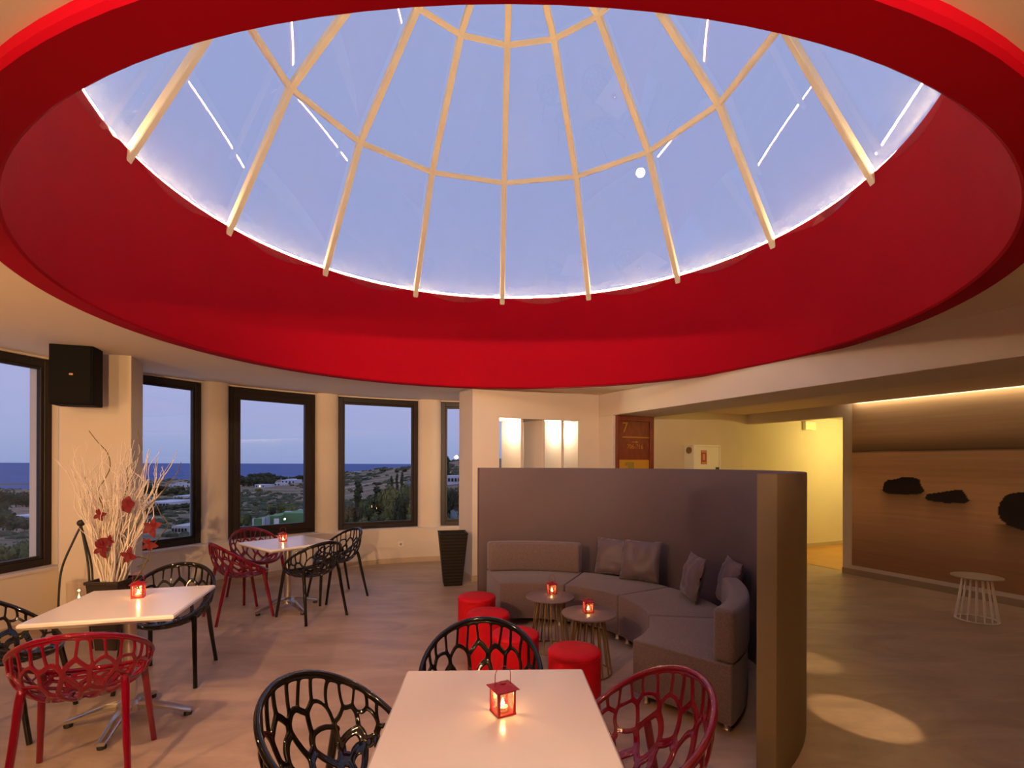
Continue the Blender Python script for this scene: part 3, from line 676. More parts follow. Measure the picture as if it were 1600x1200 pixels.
w1 = place(copy_tree(w0), (.605, 3.925, 0), .1, 'round brown coffee table on bronze rods, in front of the other one'); w0['group'] = w1['group'] = 'brown coffee tables by the sofa'
w2 = wire_table('round side table with a cage of white rods below the rock print', M['wtop'], M['wwire']); w2.location = (4.88, 5.27, 0)
# ------------------------------------------------------------------ twig arrangement
pc = V((-3.50, 4.42, 0))
tw = thing('twig_arrangement', 'tall dark pot of white curly twigs with red flowers and green vines', 'plant', pc)
bm = NB(); rows = [[(sx_*a, sy_*a, z) for sx_, sy_ in ((-1, -1), (1, -1), (1, 1), (-1, 1))] for a, z in ((.09, 0), (.135, .57), (.145, .575), (.145, .60), (.125, .60), (.12, .55))]
g2 = ribbon(bm, rows, True); bm.faces.new(g2[0][::-1]); bm.faces.new(g2[-1]); obj('pot', bm, M['pot'], tw)
rnd = random.Random(5)
for k in range(120):
    a = rnd.uniform(0, 2*pi); r = rnd.uniform(0, .09); p = V((r*cos(a), r*sin(a), .56)); 
    lean = V((cos(a)*rnd.uniform(.0, .36)+rnd.uniform(-.06, .10), sin(a)*rnd.uniform(0, .22), 1)).normalized(); pts = [p.copy()]; Ln = rnd.uniform(.62, 1.32)*(1 if lean.x > -.2 else .92); n_ = 20; phs = [rnd.uniform(0, 6.28) for _ in range(4)]; am = rnd.uniform(.15, .42)
    for i in range(n_):
        s = i/n_; w = V((sin(s*15+phs[0])+.6*sin(s*31+phs[1]), cos(s*14+phs[2])*.7, 0))*am*(.35+s*.8); d = (lean+w+V((lean.x*.5*s, 0, 0))).normalized(); p = p+d*(Ln/n_); pts.append(p.copy())
    r0 = rnd.uniform(.0055, .0095); bm = NB(); tube(bm, pts, [r0*(1-.72*i/n_) for i in range(n_+1)], 5)
    for b_ in range(rnd.randint(1, 3)):
        i = rnd.randint(8, 17); q = pts[i].copy(); sd = V((rnd.uniform(-.8, .8), rnd.uniform(-.5, .5), .8)).normalized(); sp = [q.copy()]
        for j in range(7): q = q+(sd+V((sin(j*1.7+b_)*.4, cos(j*2.1)*.3, 0))).normalized()*rnd.uniform(.018, .035); sp.append(q.copy())
        tube(bm, sp, [r0*.5*(1-.1*j) for j in range(8)], 4)
    obj('twig', bm, M['twig'], tw, smooth='all')
def loc_at(px, py, dz=0): return at(px, py, pc.y+dz)-pc
for pl in ([(139, 673), (152, 690), (168, 708), (172, 730), (163, 750), (152, 768), (160, 790), (172, 830), (185, 880), (188, 915)], [(215, 670), (217, 690), (221, 705), (208, 722), (198, 735), (200, 755), (192, 790), (190, 850), (192, 915)],
           [(283, 722), (276, 740), (262, 757), (247, 777), (225, 800), (205, 850), (196, 915)], [(243, 785), (252, 805), (263, 820), (250, 838), (238, 855), (225, 885), (205, 915)], [(158, 868), (165, 880), (185, 882), (200, 878), (215, 870), (232, 876), (215, 886)]):
    bm = NB(); P = bez([loc_at(x, y, rnd.uniform(-.05, .05)) for x, y in pl], 4); tube(bm, P, [.0055*(.55+.45*i/len(P)) for i in range(len(P))], 6)
    obj('vine', bm, M['vine'], tw, smooth='all')['label'] = 'green brown curling vine'
for (x, y, s, big) in ((200, 789, .095, 1), (159, 857, .10, 0), (159, 848, .07, 1), (156, 804, .065, 0), (202, 868, .085, 0), (238, 823, .095, 0), (231, 850, .085, 0), (172, 845, .06, 0)):
    bm = NB(); c = loc_at(x, y, -.12)
    for k in range(5 if not big else 6):
        a = 2*pi*k/5+rnd.uniform(-.4, .4); d = V((cos(a), rnd.uniform(-.35, .1), sin(a))).normalized(); sd = d.cross(V((0, -1, 0))).normalized(); ln = s*rnd.uniform(.7, 1.1)*(1 if not big else .8); wd = ln*(.30 if not big else .5)
        rows = []
        for i in range(6):
            t_ = i/5; w_ = wd*sin(pi*min(1, t_*.85+.12)); q = c+d*(ln*t_)+V((0, -.25*ln*t_*(1-t_)*2, 0)); rows.append([q-sd*w_, q+V((0, .12*w_, 0)), q+sd*w_])
        ribbon(bm, rows)
    obj('flower', bm, M['petal'], tw, smooth='all')['label'] = 'dark red flower'
# candle stand
cs = at(126, 940, 4.45); cs.z = 0
t = thing('candle_stand', 'black wrought iron candle stand with a ball finial beside the twig pot', 'candle holder', cs)
bm = NB(); bmesh.ops.create_uvsphere(bm, u_segments=16, v_segments=10, radius=.030, matrix=Matrix.Translation((0, 0, 1.085))); obj('finial', bm, M['iron'], t, smooth='all')
for k in range(3):
    a = R(95)+2*pi*k/3; d = V((cos(a), sin(a), 0)); bm = NB(); P = bez([UP*1.06, d*.05+UP*.93, d*.125+UP*.70, d*.145+UP*.45, d*.15+UP*.2, d*.19], 6); tube(bm, P, .0085, 8); obj('leg', bm, M['iron'], t, smooth='all')
bm = NB(); tube(bm, [(.148*cos(2*pi*i/32), .148*sin(2*pi*i/32), .33) for i in range(32)], .006, 6, True); lathe(bm, [(.001, .325), (.15, .325), (.15, .335)], 24); obj('tray', bm, M['iron'], t)
g_ = tag(obj('hurricane_glass', lathe(NB(), [(.085, .0), (.088, .23), (.09, .235)], 32, cap=False), M['clear'], None, smooth='all'), 'clear glass cylinder around a candle on the iron stand', 'glass'); g_.location = cs+V((-.015, 0, .336))
t = thing('pillar_candle', 'lit cream candle inside the glass cylinder', 'candle', cs+V((-.015, 0, .336)))
obj('wax_body', lathe(NB(), [(.038, 0), (.038, .07), (.03, .072)], 20), M['wax'], t, smooth=True); obj('flame', lathe(NB(), [(.001, .075), (.007, .085), (.006, .095), (.0005, .112)], 10), M['flame'], t, smooth='all')
l = bpy.data.lights.new('candle_light', 'POINT'); l.energy = 1.2; l.color = (1, .5, .18); l.shadow_soft_size = .01; lo = bpy.data.objects.new('candle_light', l); COL.objects.link(lo); lo.parent = t; lo.location = (0, 0, .14)
# wicker planter
t = thing('planter', 'tall tapered dark wicker planter at the wing wall corner', 'planter', (-.80, 6.78, 0), R(12))
bm = NB(); rows = []
for i in range(34):
    z = .69*i/33; a = .118+.066*i/33+(.003 if i % 2 else 0); rows.append([(sx_*a, sy_*a, z) for sx_, sy_ in ((-1, -1), (1, -1), (1, 1), (-1, 1))])
g2 = ribbon(bm, rows, True); bm.faces.new(g2[0][::-1]); obj('body', bm, M['wicker'], t)
bm = NB(); ribbon(bm, [[(sx_*a, sy_*a, z) for sx_, sy_ in ((-1, -1), (1, -1), (1, 1), (-1, 1))] for a, z in ((.186, .68), (.19, .70), (.165, .70), (.15, .45))], True); box(bm, (-.15, -.15, .44), (.15, .15, .45)); obj('rim', bm, M['wicker'], t)
# speaker
sp = at(119, 588, 4.66)
t = thing('wall_speaker', 'black wall speaker mounted high on the pillar', 'speaker', sp, R(20))
bm = NB(); box(bm, (-.165, -.10, -.275), (.165, .12, .275)); obj('cabinet', bm, M['spk'], t, bevel=.012)
bm = NB(); box(bm, (-.150, -.108, -.262), (.150, -.099, .262)); obj('grille', bm, M['spk'], t, bevel=.003, seg=1)
bm = NB(); box(bm, (-.010, -.112, -.006), (.018, -.107, .012)); obj('badge', bm, mat('badge_orange', (.5, .25, .12), .5), t)
bm = NB(); box(bm, (-.04, .12, -.1), (.04, .24, .1)); obj('bracket', bm, M['iron'], t)
# wall socket
p = at(629, 853, 8.03); a = math.degrees(atan2(p.x-WC.x, p.y-WC.y)); q = arc(RL-.002, a, p.z)
t = thing('wall_socket', 'small ivory wall socket below the wide window', 'socket', q, -R(a))
bm = NB(); box(bm, (-.042, -.012, -.042), (.042, .002, .042)); obj('plate', bm, M['plastic'], t, bevel=.004)
bm = NB(); lathe(bm, [(.021, 0), (.019, .005)], 20, Matrix.Translation((0, -.014, 0)) @ Matrix.Rotation(R(90), 4, 'X')); obj('outlet', bm, mat('socket_grey', (.3, .27, .23), .5), t)
# ------------------------------------------------------------------ sign panel on pier
def text(body, size, m, parent, Mx, depth=.002, align='CENTER'):
    c = bpy.data.curves.new('t', 'FONT'); c.body = body; c.size = size; c.extrude = depth; c.align_x = align; c.align_y = 'CENTER'
    o = bpy.data.objects.new('t', c); COL.objects.link(o); dg = bpy.context.evaluated_depsgraph_get(); me = bpy.data.meshes.new_from_object(o.evaluated_get(dg)); bpy.data.objects.remove(o)
    me.materials.clear(); r = obj('lettering', me, m, parent); r.matrix_local = Mx; return r
SO = uv(O2, 0, .36); yaw = atan2(u.y, u.x)
t = thing('sign_panel', 'dark red wooden panel with gold room number seven and arrow above the partition', 'sign', SO, yaw)
bm = NB(); box(bm, (.05, -.02, .0), (.70, .0, 2.34)); obj('board', bm, M['wood'], t)
for nm, lo, hi in (('frame_stile', (.04, -.045, 0), (.075, 0, 2.348)), ('frame_stile', (.665, -.045, 0), (.74, 0, 2.348)), ('frame_rail', (.075, -.045, 2.27), (.665, 0, 2.348))):
    bm = NB(); box(bm, lo, hi); obj(nm, bm, M['wood'], t, bevel=.005, seg=1)
RX = Matrix.Rotation(R(90), 4, 'X')
text('7', .22, M['gold'], t, Matrix.Translation((.205, -.022, 2.165)) @ RX)
bm = NB(); box(bm, (.155, -.024, 2.02), (.665, -.019, 2.038)); obj('gold_line', bm, M['gold'], t)
bm = NB(); box(bm, (.33, -.024, 1.953), (.42, -.019, 1.963)); vv = [bm.verts.new(p_) for p_ in ((.41, -.024, 1.936), (.45, -.024, 1.958), (.41, -.024, 1.98))]; bm.faces.new(vv); obj('arrow', bm, M['gold'], t)
text('706-716', .092, M['gold'], t, Matrix.Translation((.39, -.022, 1.885)) @ RX)
bm = NB(); box(bm, (.10, -.026, 1.05), (.655, -.02, 1.69)); nb = obj('notice', bm, M['notice'], t)
bm = NB(); box(bm, (.20, -.028, 1.60), (.37, -.026, 1.655)); box(bm, (.26, -.028, 1.50), (.37, -.026, 1.60)); obj('notice_mark', bm, M['ngreen'], nb)
# hose cabinet on end wall
def ew(px, py, off=0):   # point on the end wall
    k = (px-CX)/F; s = (k*EW.y-EW.x)/(u.x-k*u.y); p = uv(EW, s, 0); return s, H-(py-CY)/F*p.y
D = .22
def ewd(px, py, d):
    o = EW+v*d; k = (px-CX)/F; s = (k*o.y-o.x)/(u.x-k*u.y); p = o+u*s; return s, H-(py-CY)/F*p.y
sA, zt = ewd(1084, 694, D); sB, _ = ewd(1125.5, 694, D)
t = thing('hose_cabinet', 'white metal fire hose cabinet with a red label on the corridor end wall', 'cabinet', uv(EW, sA, 0, zt-.62), yaw); wd = sB-sA
bm = NB(); box(bm, (0, -D+.012, 0), (wd, 0, .62)); obj('body', bm, M['wmetal'], t, bevel=.004, seg=1)
for nm, lo, hi in (('frame_stile', (0, -D-.008, 0), (.03, -D+.012, .62)), ('frame_stile', (wd-.03, -D-.008, 0), (wd, -D+.012, .62)), ('frame_rail', (.03, -D-.008, .59), (wd-.03, -D+.012, .62)), ('frame_rail', (.03, -D-.008, 0), (wd-.03, -D+.012, .03))):
    bm = NB(); box(bm, lo, hi); obj(nm, bm, M['wmetal'], t, bevel=.003, seg=1)
bm = NB(); box(bm, (.034, -D-.002, .034), (wd-.034, -D+.012, .586)); dr = obj('door', bm, M['wmetal'], t)
bm = NB(); box(bm, (.155, -D-.005, .30), (.28, -D-.002, .53)); lb_ = obj('label_plate', bm, M['sred'], t)
bm = NB(); box(bm, (.19, -D-.007, .37), (.24, -D-.005, .47)); box(bm, (.17, -D-.007, .31), (.265, -D-.005, .335)); box(bm, (.165, -D-.007, .495), (.27, -D-.005, .52)); obj('label_mark', bm, M['spale'], lb_)
bm = NB(); box(bm, (wd-.11, -D-.01, .15), (wd-.035, -D-.002, .25)); obj('latch', bm, M['rubber'], dr)
bm = NB(); tube(bm, [(-.05, -D*.5-.02+.0*i, .50) for i in range(2)], .01, 6) if False else lathe(bm, [(.03, -.06), (.055, -.055), (.055, 0), (.03, .005)], 20, Matrix.Translation((-.02, -D*.55, .53)) @ Matrix.Rotation(R(-90), 4, 'Y')); obj('hose_valve', bm, M['wire'], t, smooth=True)
# exit light box
s, z = ewd(1265.5, 664, .05)
t = thing('exit_light', 'small yellow emergency light box high on the yellow corridor wall', 'emergency light', uv(EW, s, .0, z), yaw)
bm = NB(); box(bm, (-.15, -.07, -.085), (.15, 0, .085)); obj('housing', bm, M['wmetal'], t, bevel=.01)
bm = NB(); box(bm, (-.135, -.075, -.07), (.135, -.069, .03)); obj('diffuser', bm, M['exit'], t)
# ------------------------------------------------------------------ outside: sea, land, village
def interp(x, tab):
    if x <= tab[0][0]: return tab[0][1]
    for (a, b), (c, d) in zip(tab, tab[1:]):
        if x <= c: return b+(d-b)*(x-a)/(c-a)
    return tab[-1][1]
ridge_off = [(-400, 42), (80, 41), (220, 27), (310, 25), (362, 24), (480, 23), (530, 15), (560, 11), (600, 7), (655, 4), (690, -4), (800, -10), (1000, -12)]
ridge_R = [(-400, 930), (80, 930), (310, 900), (362, 700), (480, 620), (530, 520), (655, 380), (800, 300), (1000, 280)]
Zn, OFFN = 14., 165.
def ground(px, Z):
    ro, rr = interp(px, ridge_off), interp(px, ridge_R)
    if Z <= rr:
        w = log(Z/Zn)/log(rr/Zn); off = ro+(OFFN-ro)*max(0, 1-w)**1.5; off *= 1+.05*noise.noise(V((px*.012, log(Z)*2.2, 1)))
        return H-off*Z/F
    z = H-ro*rr/F; return max(-54, z-(Z-rr)*.10)
me_v, me_f = [], []; NP, NZ_ = 110, 80
for i in range(NP+1):
    px = -420+1450*i/NP
    for j in range(NZ_+1):
        Z = Zn*(1500/Zn)**(j/NZ_); me_v.append(((px-CX)/F*Z, Z, ground(px, Z)))
for i in range(NP):
    for j in range(NZ_): a = i*(NZ_+1)+j; me_f.append((a, a+1, a+NZ_+2, a+NZ_+1))
def land_mat():
    m = mat('dry_hillside', (.25, .2, .15), .95); t = m.node_tree; b = t.nodes['Principled BSDF']; c = t.nodes.new('ShaderNodeTexCoord')
    mp = t.nodes.new('ShaderNodeMapping'); mp.inputs['Scale'].default_value = (.022, .05, .1)
    n = t.nodes.new('ShaderNodeTexNoise'); n.inputs['Scale'].default_value = 1.6; n.inputs['Detail'].default_value = 12; n.inputs['Roughness'].default_value = .72; n.inputs['Distortion'].default_value = .6
    r = t.nodes.new('ShaderNodeValToRGB'); r.color_ramp.elements[0].position = .34; r.color_ramp.elements[0].color = (.07, .07, .03, 1); r.color_ramp.elements[1].position = .68; r.color_ramp.elements[1].color = (.72, .46, .30, 1)
    for p_, c_ in ((.44, (.15, .115, .055)), (.54, (.34, .22, .12))): e = r.color_ramp.elements.new(p_); e.color = c_+(1,)
    t.links.new(c.outputs['Object'], mp.inputs[0]); t.links.new(mp.outputs[0], n.inputs['Vector']); t.links.new(n.outputs[0], r.inputs[0]); t.links.new(r.outputs[0], b.inputs['Base Color']); return m
me = bpy.data.meshes.new('terrain'); me.from_pydata(me_v, [], me_f); o = obj('hillside', me, land_mat(), smooth='all'); tag(o, 'dry brown hillside falling to the sea outside the windows', 'hillside', kind='structure')
bm = NB(); vv = [bm.verts.new(p) for p in ((-80000, 300, -50), (80000, 300, -50), (80000, 80000, -50), (-80000, 80000, -50))]; bm.faces.new(vv)
sea = mat('evening_sea', (.09, .15, .36), .7, nscale=.004, namt=.1, spec=.15); o = obj('sea', bm, sea); tag(o, 'dark blue evening sea reaching the horizon', 'sea', kind='structure')
bm = NB(); a, b = at(-300, 757, 1180), at(150, 757, 1180); rows = [[(a.x+(b.x-a.x)*i/30, 1140+d*120+20*noise.noise(V((i*.3, 0, 0))), -50.2+(1.8 if d == .5 else 0)*(1 if 0 < i < 30 else 0)) for i in range(31)] for d in (0, .5, 1)]
ribbon(bm, rows); o = obj('headland', bm, mat('sand_spit', (.16, .13, .11), .9)); tag(o, 'low strip of land across the bay', 'headland', kind='structure')
# trees
def leafy(seed, shape, n=700, leaf=.09):
    """crown of small leaf sprays in the unit box (height 1, base at 0)"""
    rnd = random.Random(seed); bm = NB()
    lobes = []
    if shape == 'round': lobes = [(V((rnd.uniform(-.28, .28), rnd.uniform(-.28, .28), rnd.uniform(.38, .78))), rnd.uniform(.18, .3)) for _ in range(9)]
    elif shape == 'column': lobes = [(V((rnd.uniform(-.04, .04), rnd.uniform(-.04, .04), .12+.8*i/8)), .13-.07*abs(i/8-.35)) for i in range(9)]
    else: lobes = [(V((rnd.uniform(-.4, .4), rnd.uniform(-.4, .4), rnd.uniform(.15, .55))), rnd.uniform(.2, .36)) for _ in range(10)]
    for c, r in lobes: bmesh.ops.create_icosphere(bm, subdivisions=1, radius=r*.82, matrix=Matrix.Translation(c))
    for _ in range(n):
        c, r = rnd.choice(lobes); d = V((rnd.gauss(0, 1), rnd.gauss(0, 1), rnd.gauss(0, 1))).normalized(); p = c+d*r*rnd.uniform(.75, 1.1)
        if p.z < .02: continue
        s = leaf*rnd.uniform(.4, .9); a = V((rnd.gauss(0, 1), rnd.gauss(0, 1), rnd.gauss(0, 1))).normalized()*s; b = d.cross(a).normalized()*s*.6
        bm.faces.new([bm.verts.new(q) for q in (p-a, p+b, p+a, p-b)])
    me = bpy.data.meshes.new('crown'); bm.to_mesh(me); bm.free(); return me
CR = {}
for nm, sh, n_, lf in (('round', 'round', 900, .085), ('round2', 'round', 900, .075), ('bush', 'bush', 700, .10), ('column', 'column', 700, .05)):
    for mk in 'ABCD':
        if nm == 'round' or mk in 'ABC' or nm == 'bush':
            me = leafy(len(CR)+3, sh, n_, lf); me.materials.append(M['leaf'+mk]); CR[nm, mk] = me
def trunk_mesh():
    bm = NB(); tube(bm, [(0, 0, -.1), (.01, 0, .2), (0, .01, .55)], [.035, .028, .012], 7); me = bpy.data.meshes.new('trunk'); bm.to_mesh(me); bm.free(); me.materials.append(M['trunk']); return me
TR = trunk_mesh()
ORD = 'first second third fourth fifth sixth seventh eighth ninth tenth eleventh twelfth thirteenth fourteenth fifteenth sixteenth seventeenth eighteenth nineteenth twentieth'.split()
BY = {}
def zfor(px, bot):
    for i in range(400):
        Zt = 15*1.012**i
        if gpy(px, Zt) <= bot: return Zt
    return interp(px, ridge_R)*.97
def gpy(px, Z): return CY-(ground(px, Z)-H)/Z*F
def tree(nm, px, py_top, py_bot, Z, wpx, shape, mk, label, cat, group):
    Z = zfor(px, py_bot)
    h = (py_bot-py_top)/F*Z; p = at(px, py_bot, Z); t = thing(nm, label, cat, p, random.uniform(0, 6), group)
    c = obj('crown', CR[shape, mk], None, t); w = wpx/F*Z; k = .95 if 'round' in shape else (.3 if shape == 'column' else 1.25); c.scale = (w/k, w/k, h)
    BY.setdefault(label, []).append((px, t))
    if shape != 'bush': tk = obj('trunk', TR, None, t); tk.scale = (h, h, h)
    return t
rnd = random.Random(21)
# ridge pines seen through the casement window
for px, top, w in ((364, 744, 12), (374, 742, 16), (384, 745, 12), (394, 740, 18), (404, 739, 18), (414, 738, 20), (424, 740, 18), (434, 743, 14), (445, 744, 12), (458, 744, 14), (469, 742, 14), (478, 741, 12)):
    Z = 430 if (px // 5) % 2 else 620; tree('pine_tree', px, top, gpy(px, Z)+2, Z, w*.92, 'round', 'A', 'dark rounded pine on the ridge outside the casement window', 'tree', 'pines on the far ridge')
for px, bot, h, w in ((405, 768, 7, 9), (380, 777, 6, 9), (388, 772, 5, 7), (376, 801, 9, 9), (400, 791, 8, 9), (410, 787, 9, 8), (437, 774, 5, 10), (425, 800, 16, 11), (447, 803, 18, 15), (470, 806, 14, 10), (420, 770, 5, 8), (372, 790, 7, 10), (366, 815, 12, 10), (385, 818, 10, 9), (458, 792, 8, 10)):
    Z = Zn; 
    for Zt in [20*1.06**i for i in range(60)]:
        if gpy(px, Zt) < bot: Z = Zt; break
    tree('shrub', px, bot-h, bot+1, Z, w, 'bush', rnd.choice('BCA'), 'scrubby bush on the dry slope outside the casement window', 'shrub', 'bushes on the slope outside the casement window')
for px, top, w in ((366, 747, 14), (378, 746, 16), (390, 744, 16), (401, 744, 18), (413, 743, 16), (424, 744, 16)):
    tree('pine_tree', px, top, 762, 0, w, 'round', 'A', 'dark bushy pine in the lower row below the ridge pines', 'tree', 'pines below the far ridge')
# garden trees seen through the wide window
for px, top, bot, Z, w, sh, mk in ((560, 752, 826, 40, 16, 'column', 'A'), (579, 772, 826, 38, 26, 'bush', 'C'), (590, 760, 828, 34, 18, 'column', 'A'), (605, 757, 828, 33, 34, 'round', 'B'), (622, 752, 828, 31, 36, 'round2', 'B'), (640, 757, 828, 30, 34, 'round', 'C'), (655, 765, 828, 29, 30, 'round', 'C'), (598, 790, 830, 28, 26, 'bush', 'B'), (618, 795, 830, 27, 24, 'bush', 'A'), (635, 798, 830, 27, 26, 'bush', 'C'), (570, 800, 830, 30, 26, 'bush', 'C'), (552, 806, 830, 30, 24, 'bush', 'D'), (537, 800, 830, 32, 22, 'bush', 'A'), (642, 747, 790, 45, 20, 'round', 'D'), (628, 738, 790, 60, 7, 'column', 'A'), (620, 740, 790, 60, 6, 'column', 'A'), (612, 744, 790, 60, 6, 'column', 'A'), (650, 735, 800, 50, 14, 'round', 'A'), (583, 806, 832, 27, 20, 'bush', 'C')):
    tree('garden_tree' if sh != 'bush' else 'garden_shrub', px, top, bot, Z, w, sh, mk, {'round': 'leafy green tree', 'round2': 'broad olive green tree', 'column': 'slim dark cypress', 'bush': 'thick garden shrub'}[sh]+' outside the wide fixed window', 'tree' if sh != 'bush' else 'shrub', 'garden plants outside the wide window')
for px, top, bot, w, mk in ((366, 800, 828, 18, 'C'), (378, 806, 828, 18, 'B'), (388, 803, 828, 14, 'C'), (468, 796, 822, 18, 'C'), (478, 800, 826, 14, 'A'), (455, 790, 812, 16, 'B'), (440, 786, 808, 14, 'C'), (425, 792, 808, 14, 'A')):
    tree('shrub', px, top, bot, 30, w, 'round', mk, 'thick green shrub around the green roofed terrace building', 'shrub', 'shrubs around the terrace building')
for px, top, bot, w, mk in ((533, 790, 832, 18, 'A'), (545, 795, 832, 22, 'C'), (558, 785, 832, 22, 'A'), (572, 778, 830, 24, 'C'), (584, 770, 826, 22, 'A'), (597, 766, 822, 24, 'B'), (612, 770, 832, 26, 'B'), (628, 765, 832, 26, 'A'), (648, 760, 832, 26, 'B'), (565, 808, 834, 26, 'B'), (590, 805, 834, 28, 'C'), (605, 808, 834, 26, 'B'), (645, 800, 834, 26, 'C')):
    tree('garden_tree', px, top, bot, 30, w, 'round2' if mk != 'C' else 'round', mk, 'thick leafy garden tree below the wide fixed window', 'tree', 'garden plants outside the wide window')
for px, top, h, w in ((598, 731, 5, 9), (620, 732, 5, 7), (632, 730, 6, 8), (577, 737, 4, 8), (563, 741, 4, 7), (590, 751, 6, 14), (570, 745, 4, 8)):
    Z = interp(px, ridge_R)*.93; tree('shrub', px, top, top+h+2, Z, w, 'bush', 'A', 'dark bush on the bare hilltop outside the wide window', 'shrub', 'bushes on the hilltop')
for px, top, bot, Z, w, sh, mk in ((699, 713, 748, 70, 10, 'column', 'A'), (697, 758, 824, 32, 22, 'round', 'B'), (708, 762, 824, 31, 22, 'round', 'A'), (718, 756, 824, 32, 20, 'round2', 'C'), (694, 785, 826, 27, 20, 'bush', 'C'), (711, 790, 826, 26, 22, 'bush', 'D'), (722, 745, 800, 45, 12, 'round', 'A')):
    tree('tree' if sh != 'bush' else 'shrub', px, top, bot, Z, w, sh, mk, {'round': 'green tree', 'round2': 'green tree', 'column': 'tall dark cypress', 'bush': 'low leafy shrub'}[sh]+' outside the window beside the wing wall', 'tree' if sh != 'bush' else 'shrub', 'trees outside the window beside the wing wall')
# trees of the left windows
for px, top, bot, w, Z in ((-10, 765, 800, 30, 500), (8, 766, 800, 30, 480), (25, 768, 795, 28, 460), (42, 769, 795, 26, 450), (58, 772, 795, 24, 440), (5, 795, 832, 34, 260), (26, 810, 832, 26, 240), (46, 815, 832, 24, 235), (60, 818, 832, 16, 235)):
    tree('tree', px, top, bot, Z, w, 'round', 'A', 'dark tree among the village houses outside the leftmost window', 'tree', 'trees outside the leftmost window')
for px, top, bot, w, Z in ((34, 845, 888, 34, 34), (12, 862, 890, 24, 33), (-4, 850, 890, 30, 33), (52, 866, 890, 22, 33)):
    tree('shrub', px, top, bot, Z, w, 'round', 'C', 'leafy shrub close outside the leftmost window', 'shrub', 'shrubs close outside the leftmost window')
for px, top, bot, w, Z in ((232, 757, 776, 22, 600), (248, 758, 775, 20, 600), (262, 762, 776, 18, 560), (276, 760, 776, 22, 560), (290, 763, 776, 20, 540), (240, 792, 808, 26, 330), (262, 785, 800, 24, 360), (285, 783, 797, 26, 360), (288, 808, 822, 26, 160), (300, 790, 800, 16, 300)):
    tree('tree', px, top, bot, Z, w, 'round' if bot-top > 15 else 'bush', 'A', 'dark tree on the plain outside the window behind the twigs', 'tree', 'trees outside the window behind the twigs')
for lb, ls in BY.items():
    ls.sort(key=lambda q: q[0])
    if len(ls) > 1:
        for i, (_, t) in enumerate(ls): t['label'] = (lb+', %s from the left' % ORD[i])
# houses
def house(px0, px1, top, bot, Z, label, dz=12, wings=(), m=None, lit=False, grp=None):
    Z = zfor((px0+px1)/2, bot); p = at((px0+px1)/2, bot, Z); t = thing('house', label, 'house', p, 0, grp); s = Z/F; w = (px1-px0)*s/2; h = (bot-top)*s
    bm = NB(); box(bm, (-w, 0, -3), (w, dz, h)); obj('walls', bm, m or M['house'], t)
    for a, b, hh in wings: bm = NB(); box(bm, ((a-(px0+px1)/2)*s, 1, 0), ((b-(px0+px1)/2)*s, dz-1, hh*s)); obj('upper_storey', bm, m or M['house'], t)
    n_ = max(2, int((px1-px0)/5))
    for i in range(n_):
        x = -w+2*w*(i+.5)/n_; bm = NB(); box(bm, (x-.09*w, -.1, h*.35), (x+.09*w, .05, h*.75)); obj('window', bm, M['litw'] if lit and i % 2 else M['frame'], t)
    return t
house(439, 461, 750, 757, 500, 'white flat roofed house on the ridge outside the casement window', wings=((446, 454, 8.5),))
house(418, 438, 755, 760, 480, 'low pale house with small windows on the ridge, left of the white one')
house(398, 414, 757, 763, 440, 'low house with orange lit windows on the ridge', lit=True)
house(14, 60, 806, 816, 250, 'long white house outside the leftmost window', wings=((44, 58, 17),))
for i, (a, b, t_, bt, Z) in enumerate(((264, 276, 757, 762, 800), (274, 285, 754, 761, 820), (283, 297, 756, 763, 780), (297, 306, 756, 762, 800))):
    house(a, b, t_, bt, Z, 'small white village house outside the window behind the twigs, %s from the left' % ORD[i], grp='village houses', dz=6)
house(271, 287, 775, 780, 520, 'white house standing apart below the village'); house(222, 264, 785, 793, 380, 'long white house half hidden by twigs')
house(694, 730, 744, 757, 62, 'long white house outside the window beside the wing wall', dz=8); house(549, 558, 737, 740, 470, 'tiny white house on the shoreline outside the wide window')
house(268, 293, 822, 836, 60, 'flat roofed store with a pale green roof edge outside the window behind the twigs', m=M['sill'], dz=5)
# green roofed terrace building below the casement window
Zb = 36.; gb = thing('terrace_building', 'green roofed terrace building with white parapets below the casement window', 'building', at(436, 826, Zb))
gp = gb.location
def gbox(nm, px0, px1, top, bot, z0, z1, m):
    a, b = at(px0, top, Zb)-gp, at(px1, bot, Zb)-gp; bm = NB(); box(bm, (a.x, z0, b.z-1), (b.x, z1, a.z)); obj(nm, bm, m, gb)
gbox('roof_slab', 397, 411, 810.5, 826, 0, 5, M['roofg']); gbox('roof_slab', 411, 424, 808.5, 826, 1, 6, M['roofg']); gbox('roof_slab', 423, 470, 806, 826, 2, 7, M['roofg'])
gbox('parapet', 396, 411, 809, 811, 4.9, 5.3, M['house']); gbox('parapet', 411, 424, 807.5, 809.5, 5.9, 6.3, M['house']); gbox('parapet', 423, 444, 803.5, 807, 6.9, 7.4, M['house']); gbox('parapet', 444, 466, 805.5, 807, 6.9, 7.4, M['house'])
gbox('parapet', 395.5, 397, 810, 826, -.1, .2, M['house']); gbox('parapet', 410.5, 411.6, 809, 826, -.1, .2, M['house']); gbox('parapet', 463, 466, 806, 826, 1.9, 2.2, M['house']); gbox('parapet', 466, 478, 816.5, 826, 1.9, 3, M['house'])
gbox('glass_screen', 417, 423, 809, 826, -.2, -.1, mat('blue_screen', (.32, .36, .48), .4)); gbox('glass_screen', 430, 437, 810, 826, -.2, -.1, M['house'])
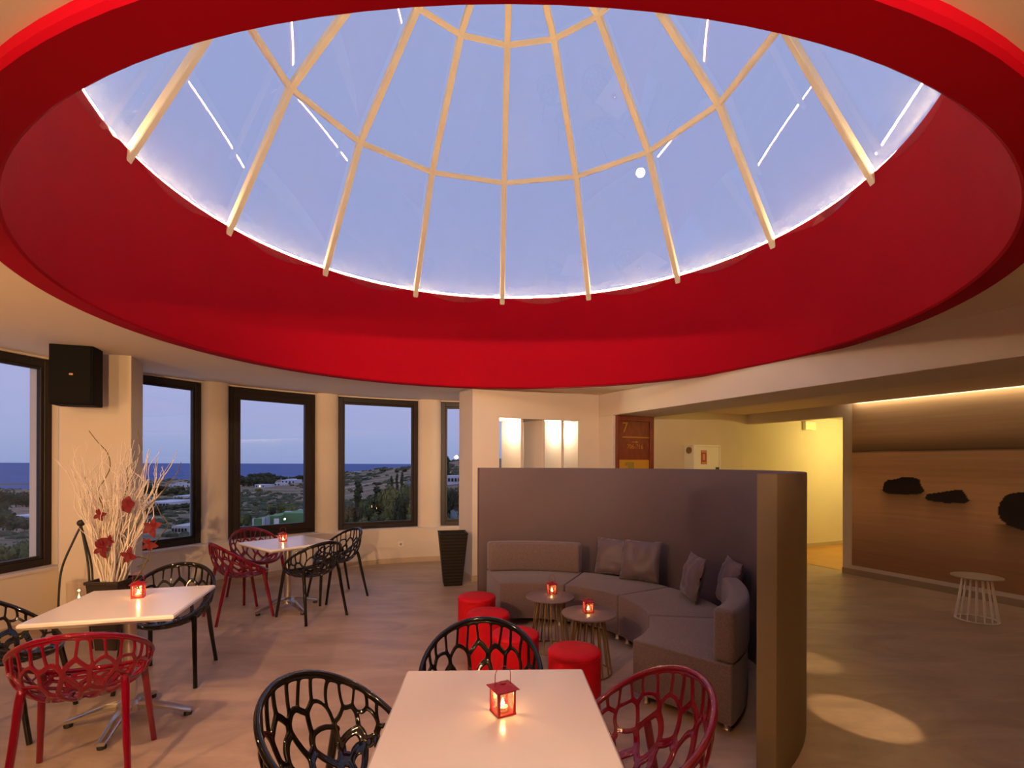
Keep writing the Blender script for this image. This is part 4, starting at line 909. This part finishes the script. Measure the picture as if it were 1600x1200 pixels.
# lamps outside
for px, py, Z, lb in ((376, 764, 420, 'bright lamp on the plain left of the low houses'), (388.5, 762, 430, 'smaller lamp right of the bright one on the plain'), (413, 757, 430, 'lamp at the end of the orange lit house'), (2.5, 789, 300, 'bright lamp at the edge of the leftmost window'), (39, 782, 330, 'small lamp among the trees outside the leftmost window'), (13, 808, 240, 'lamp in front of the long white house'), (291.5, 777, 510, 'yellow lamp beside the white house below the village'), (445, 811, 35, 'small lamp on the green terrace roof')):
    p = at(px, py, Z); t = thing('street_lamp', lb, 'lamp', p); r = 1.3/F*Z
    bm = NB(); bmesh.ops.create_icosphere(bm, subdivisions=2, radius=r); obj('lamp_head', bm, M['lit'], t)
    bm = NB(); hgt = max(1, p.z-ground(px, Z)) if Z > 40 else .5; tube(bm, [(0, 0, -r*.8), (0, 0, -hgt)], r*.12, 6); obj('pole', bm, M['iron'], t)

# low scrub over the dry hillside, uncountable
rnd = random.Random(4); tb = bmesh.new(); bmesh.ops.create_icosphere(tb, subdivisions=1, radius=1); IV = [q.co.copy() for q in tb.verts]; IF = [[q.index for q in f.verts] for f in tb.faces]; tb.free()
solid = [(o.location.x, o.location.y+(6 if 'house' in o.name or 'building' in o.name else 0), max([max(c.dimensions.x, c.dimensions.y) for c in o.children]+[1])*(.62 if 'tree' in o.name else 1.0)) for o in COL.objects if o.parent is None and o.type == 'EMPTY' and o.location.y > 12]
me_v, me_f = [], []
for _ in range(9000):
    px = rnd.uniform(-60, 760); Z = 22*(interp(px, ridge_R)*.96/22)**rnd.uniform(.05, 1); x = (px-CX)/F*Z
    if noise.noise(V((x*.03, Z*.02, 2)))+rnd.uniform(-.4, .4) < .16: continue
    if any((x-a)**2+(Z-b)**2 < (r_+1.5)**2 for a, b, r_ in solid): continue
    g_ = ground(px, Z); r = rnd.uniform(.25, .6)*(Z/28)**.45; a_, b_, c_ = r*rnd.uniform(.9, 1.7), r*rnd.uniform(.8, 1.3), r*rnd.uniform(.5, 1.0); k0 = len(me_v)
    for q in IV: w = 1+.35*noise.noise(q*1.6+V((x, Z, 0))); me_v.append((x+q.x*a_*w, Z+q.y*b_*w, g_+q.z*c_*w))
    me_f += [[k0+j for j in f] for f in IF]
me = bpy.data.meshes.new('undergrowth'); me.from_pydata(me_v, [], me_f)
o = obj('undergrowth', me, M['leafA']); tag(o, 'dark scrub dotted over the dry hillside outside the windows', 'undergrowth', kind='stuff')
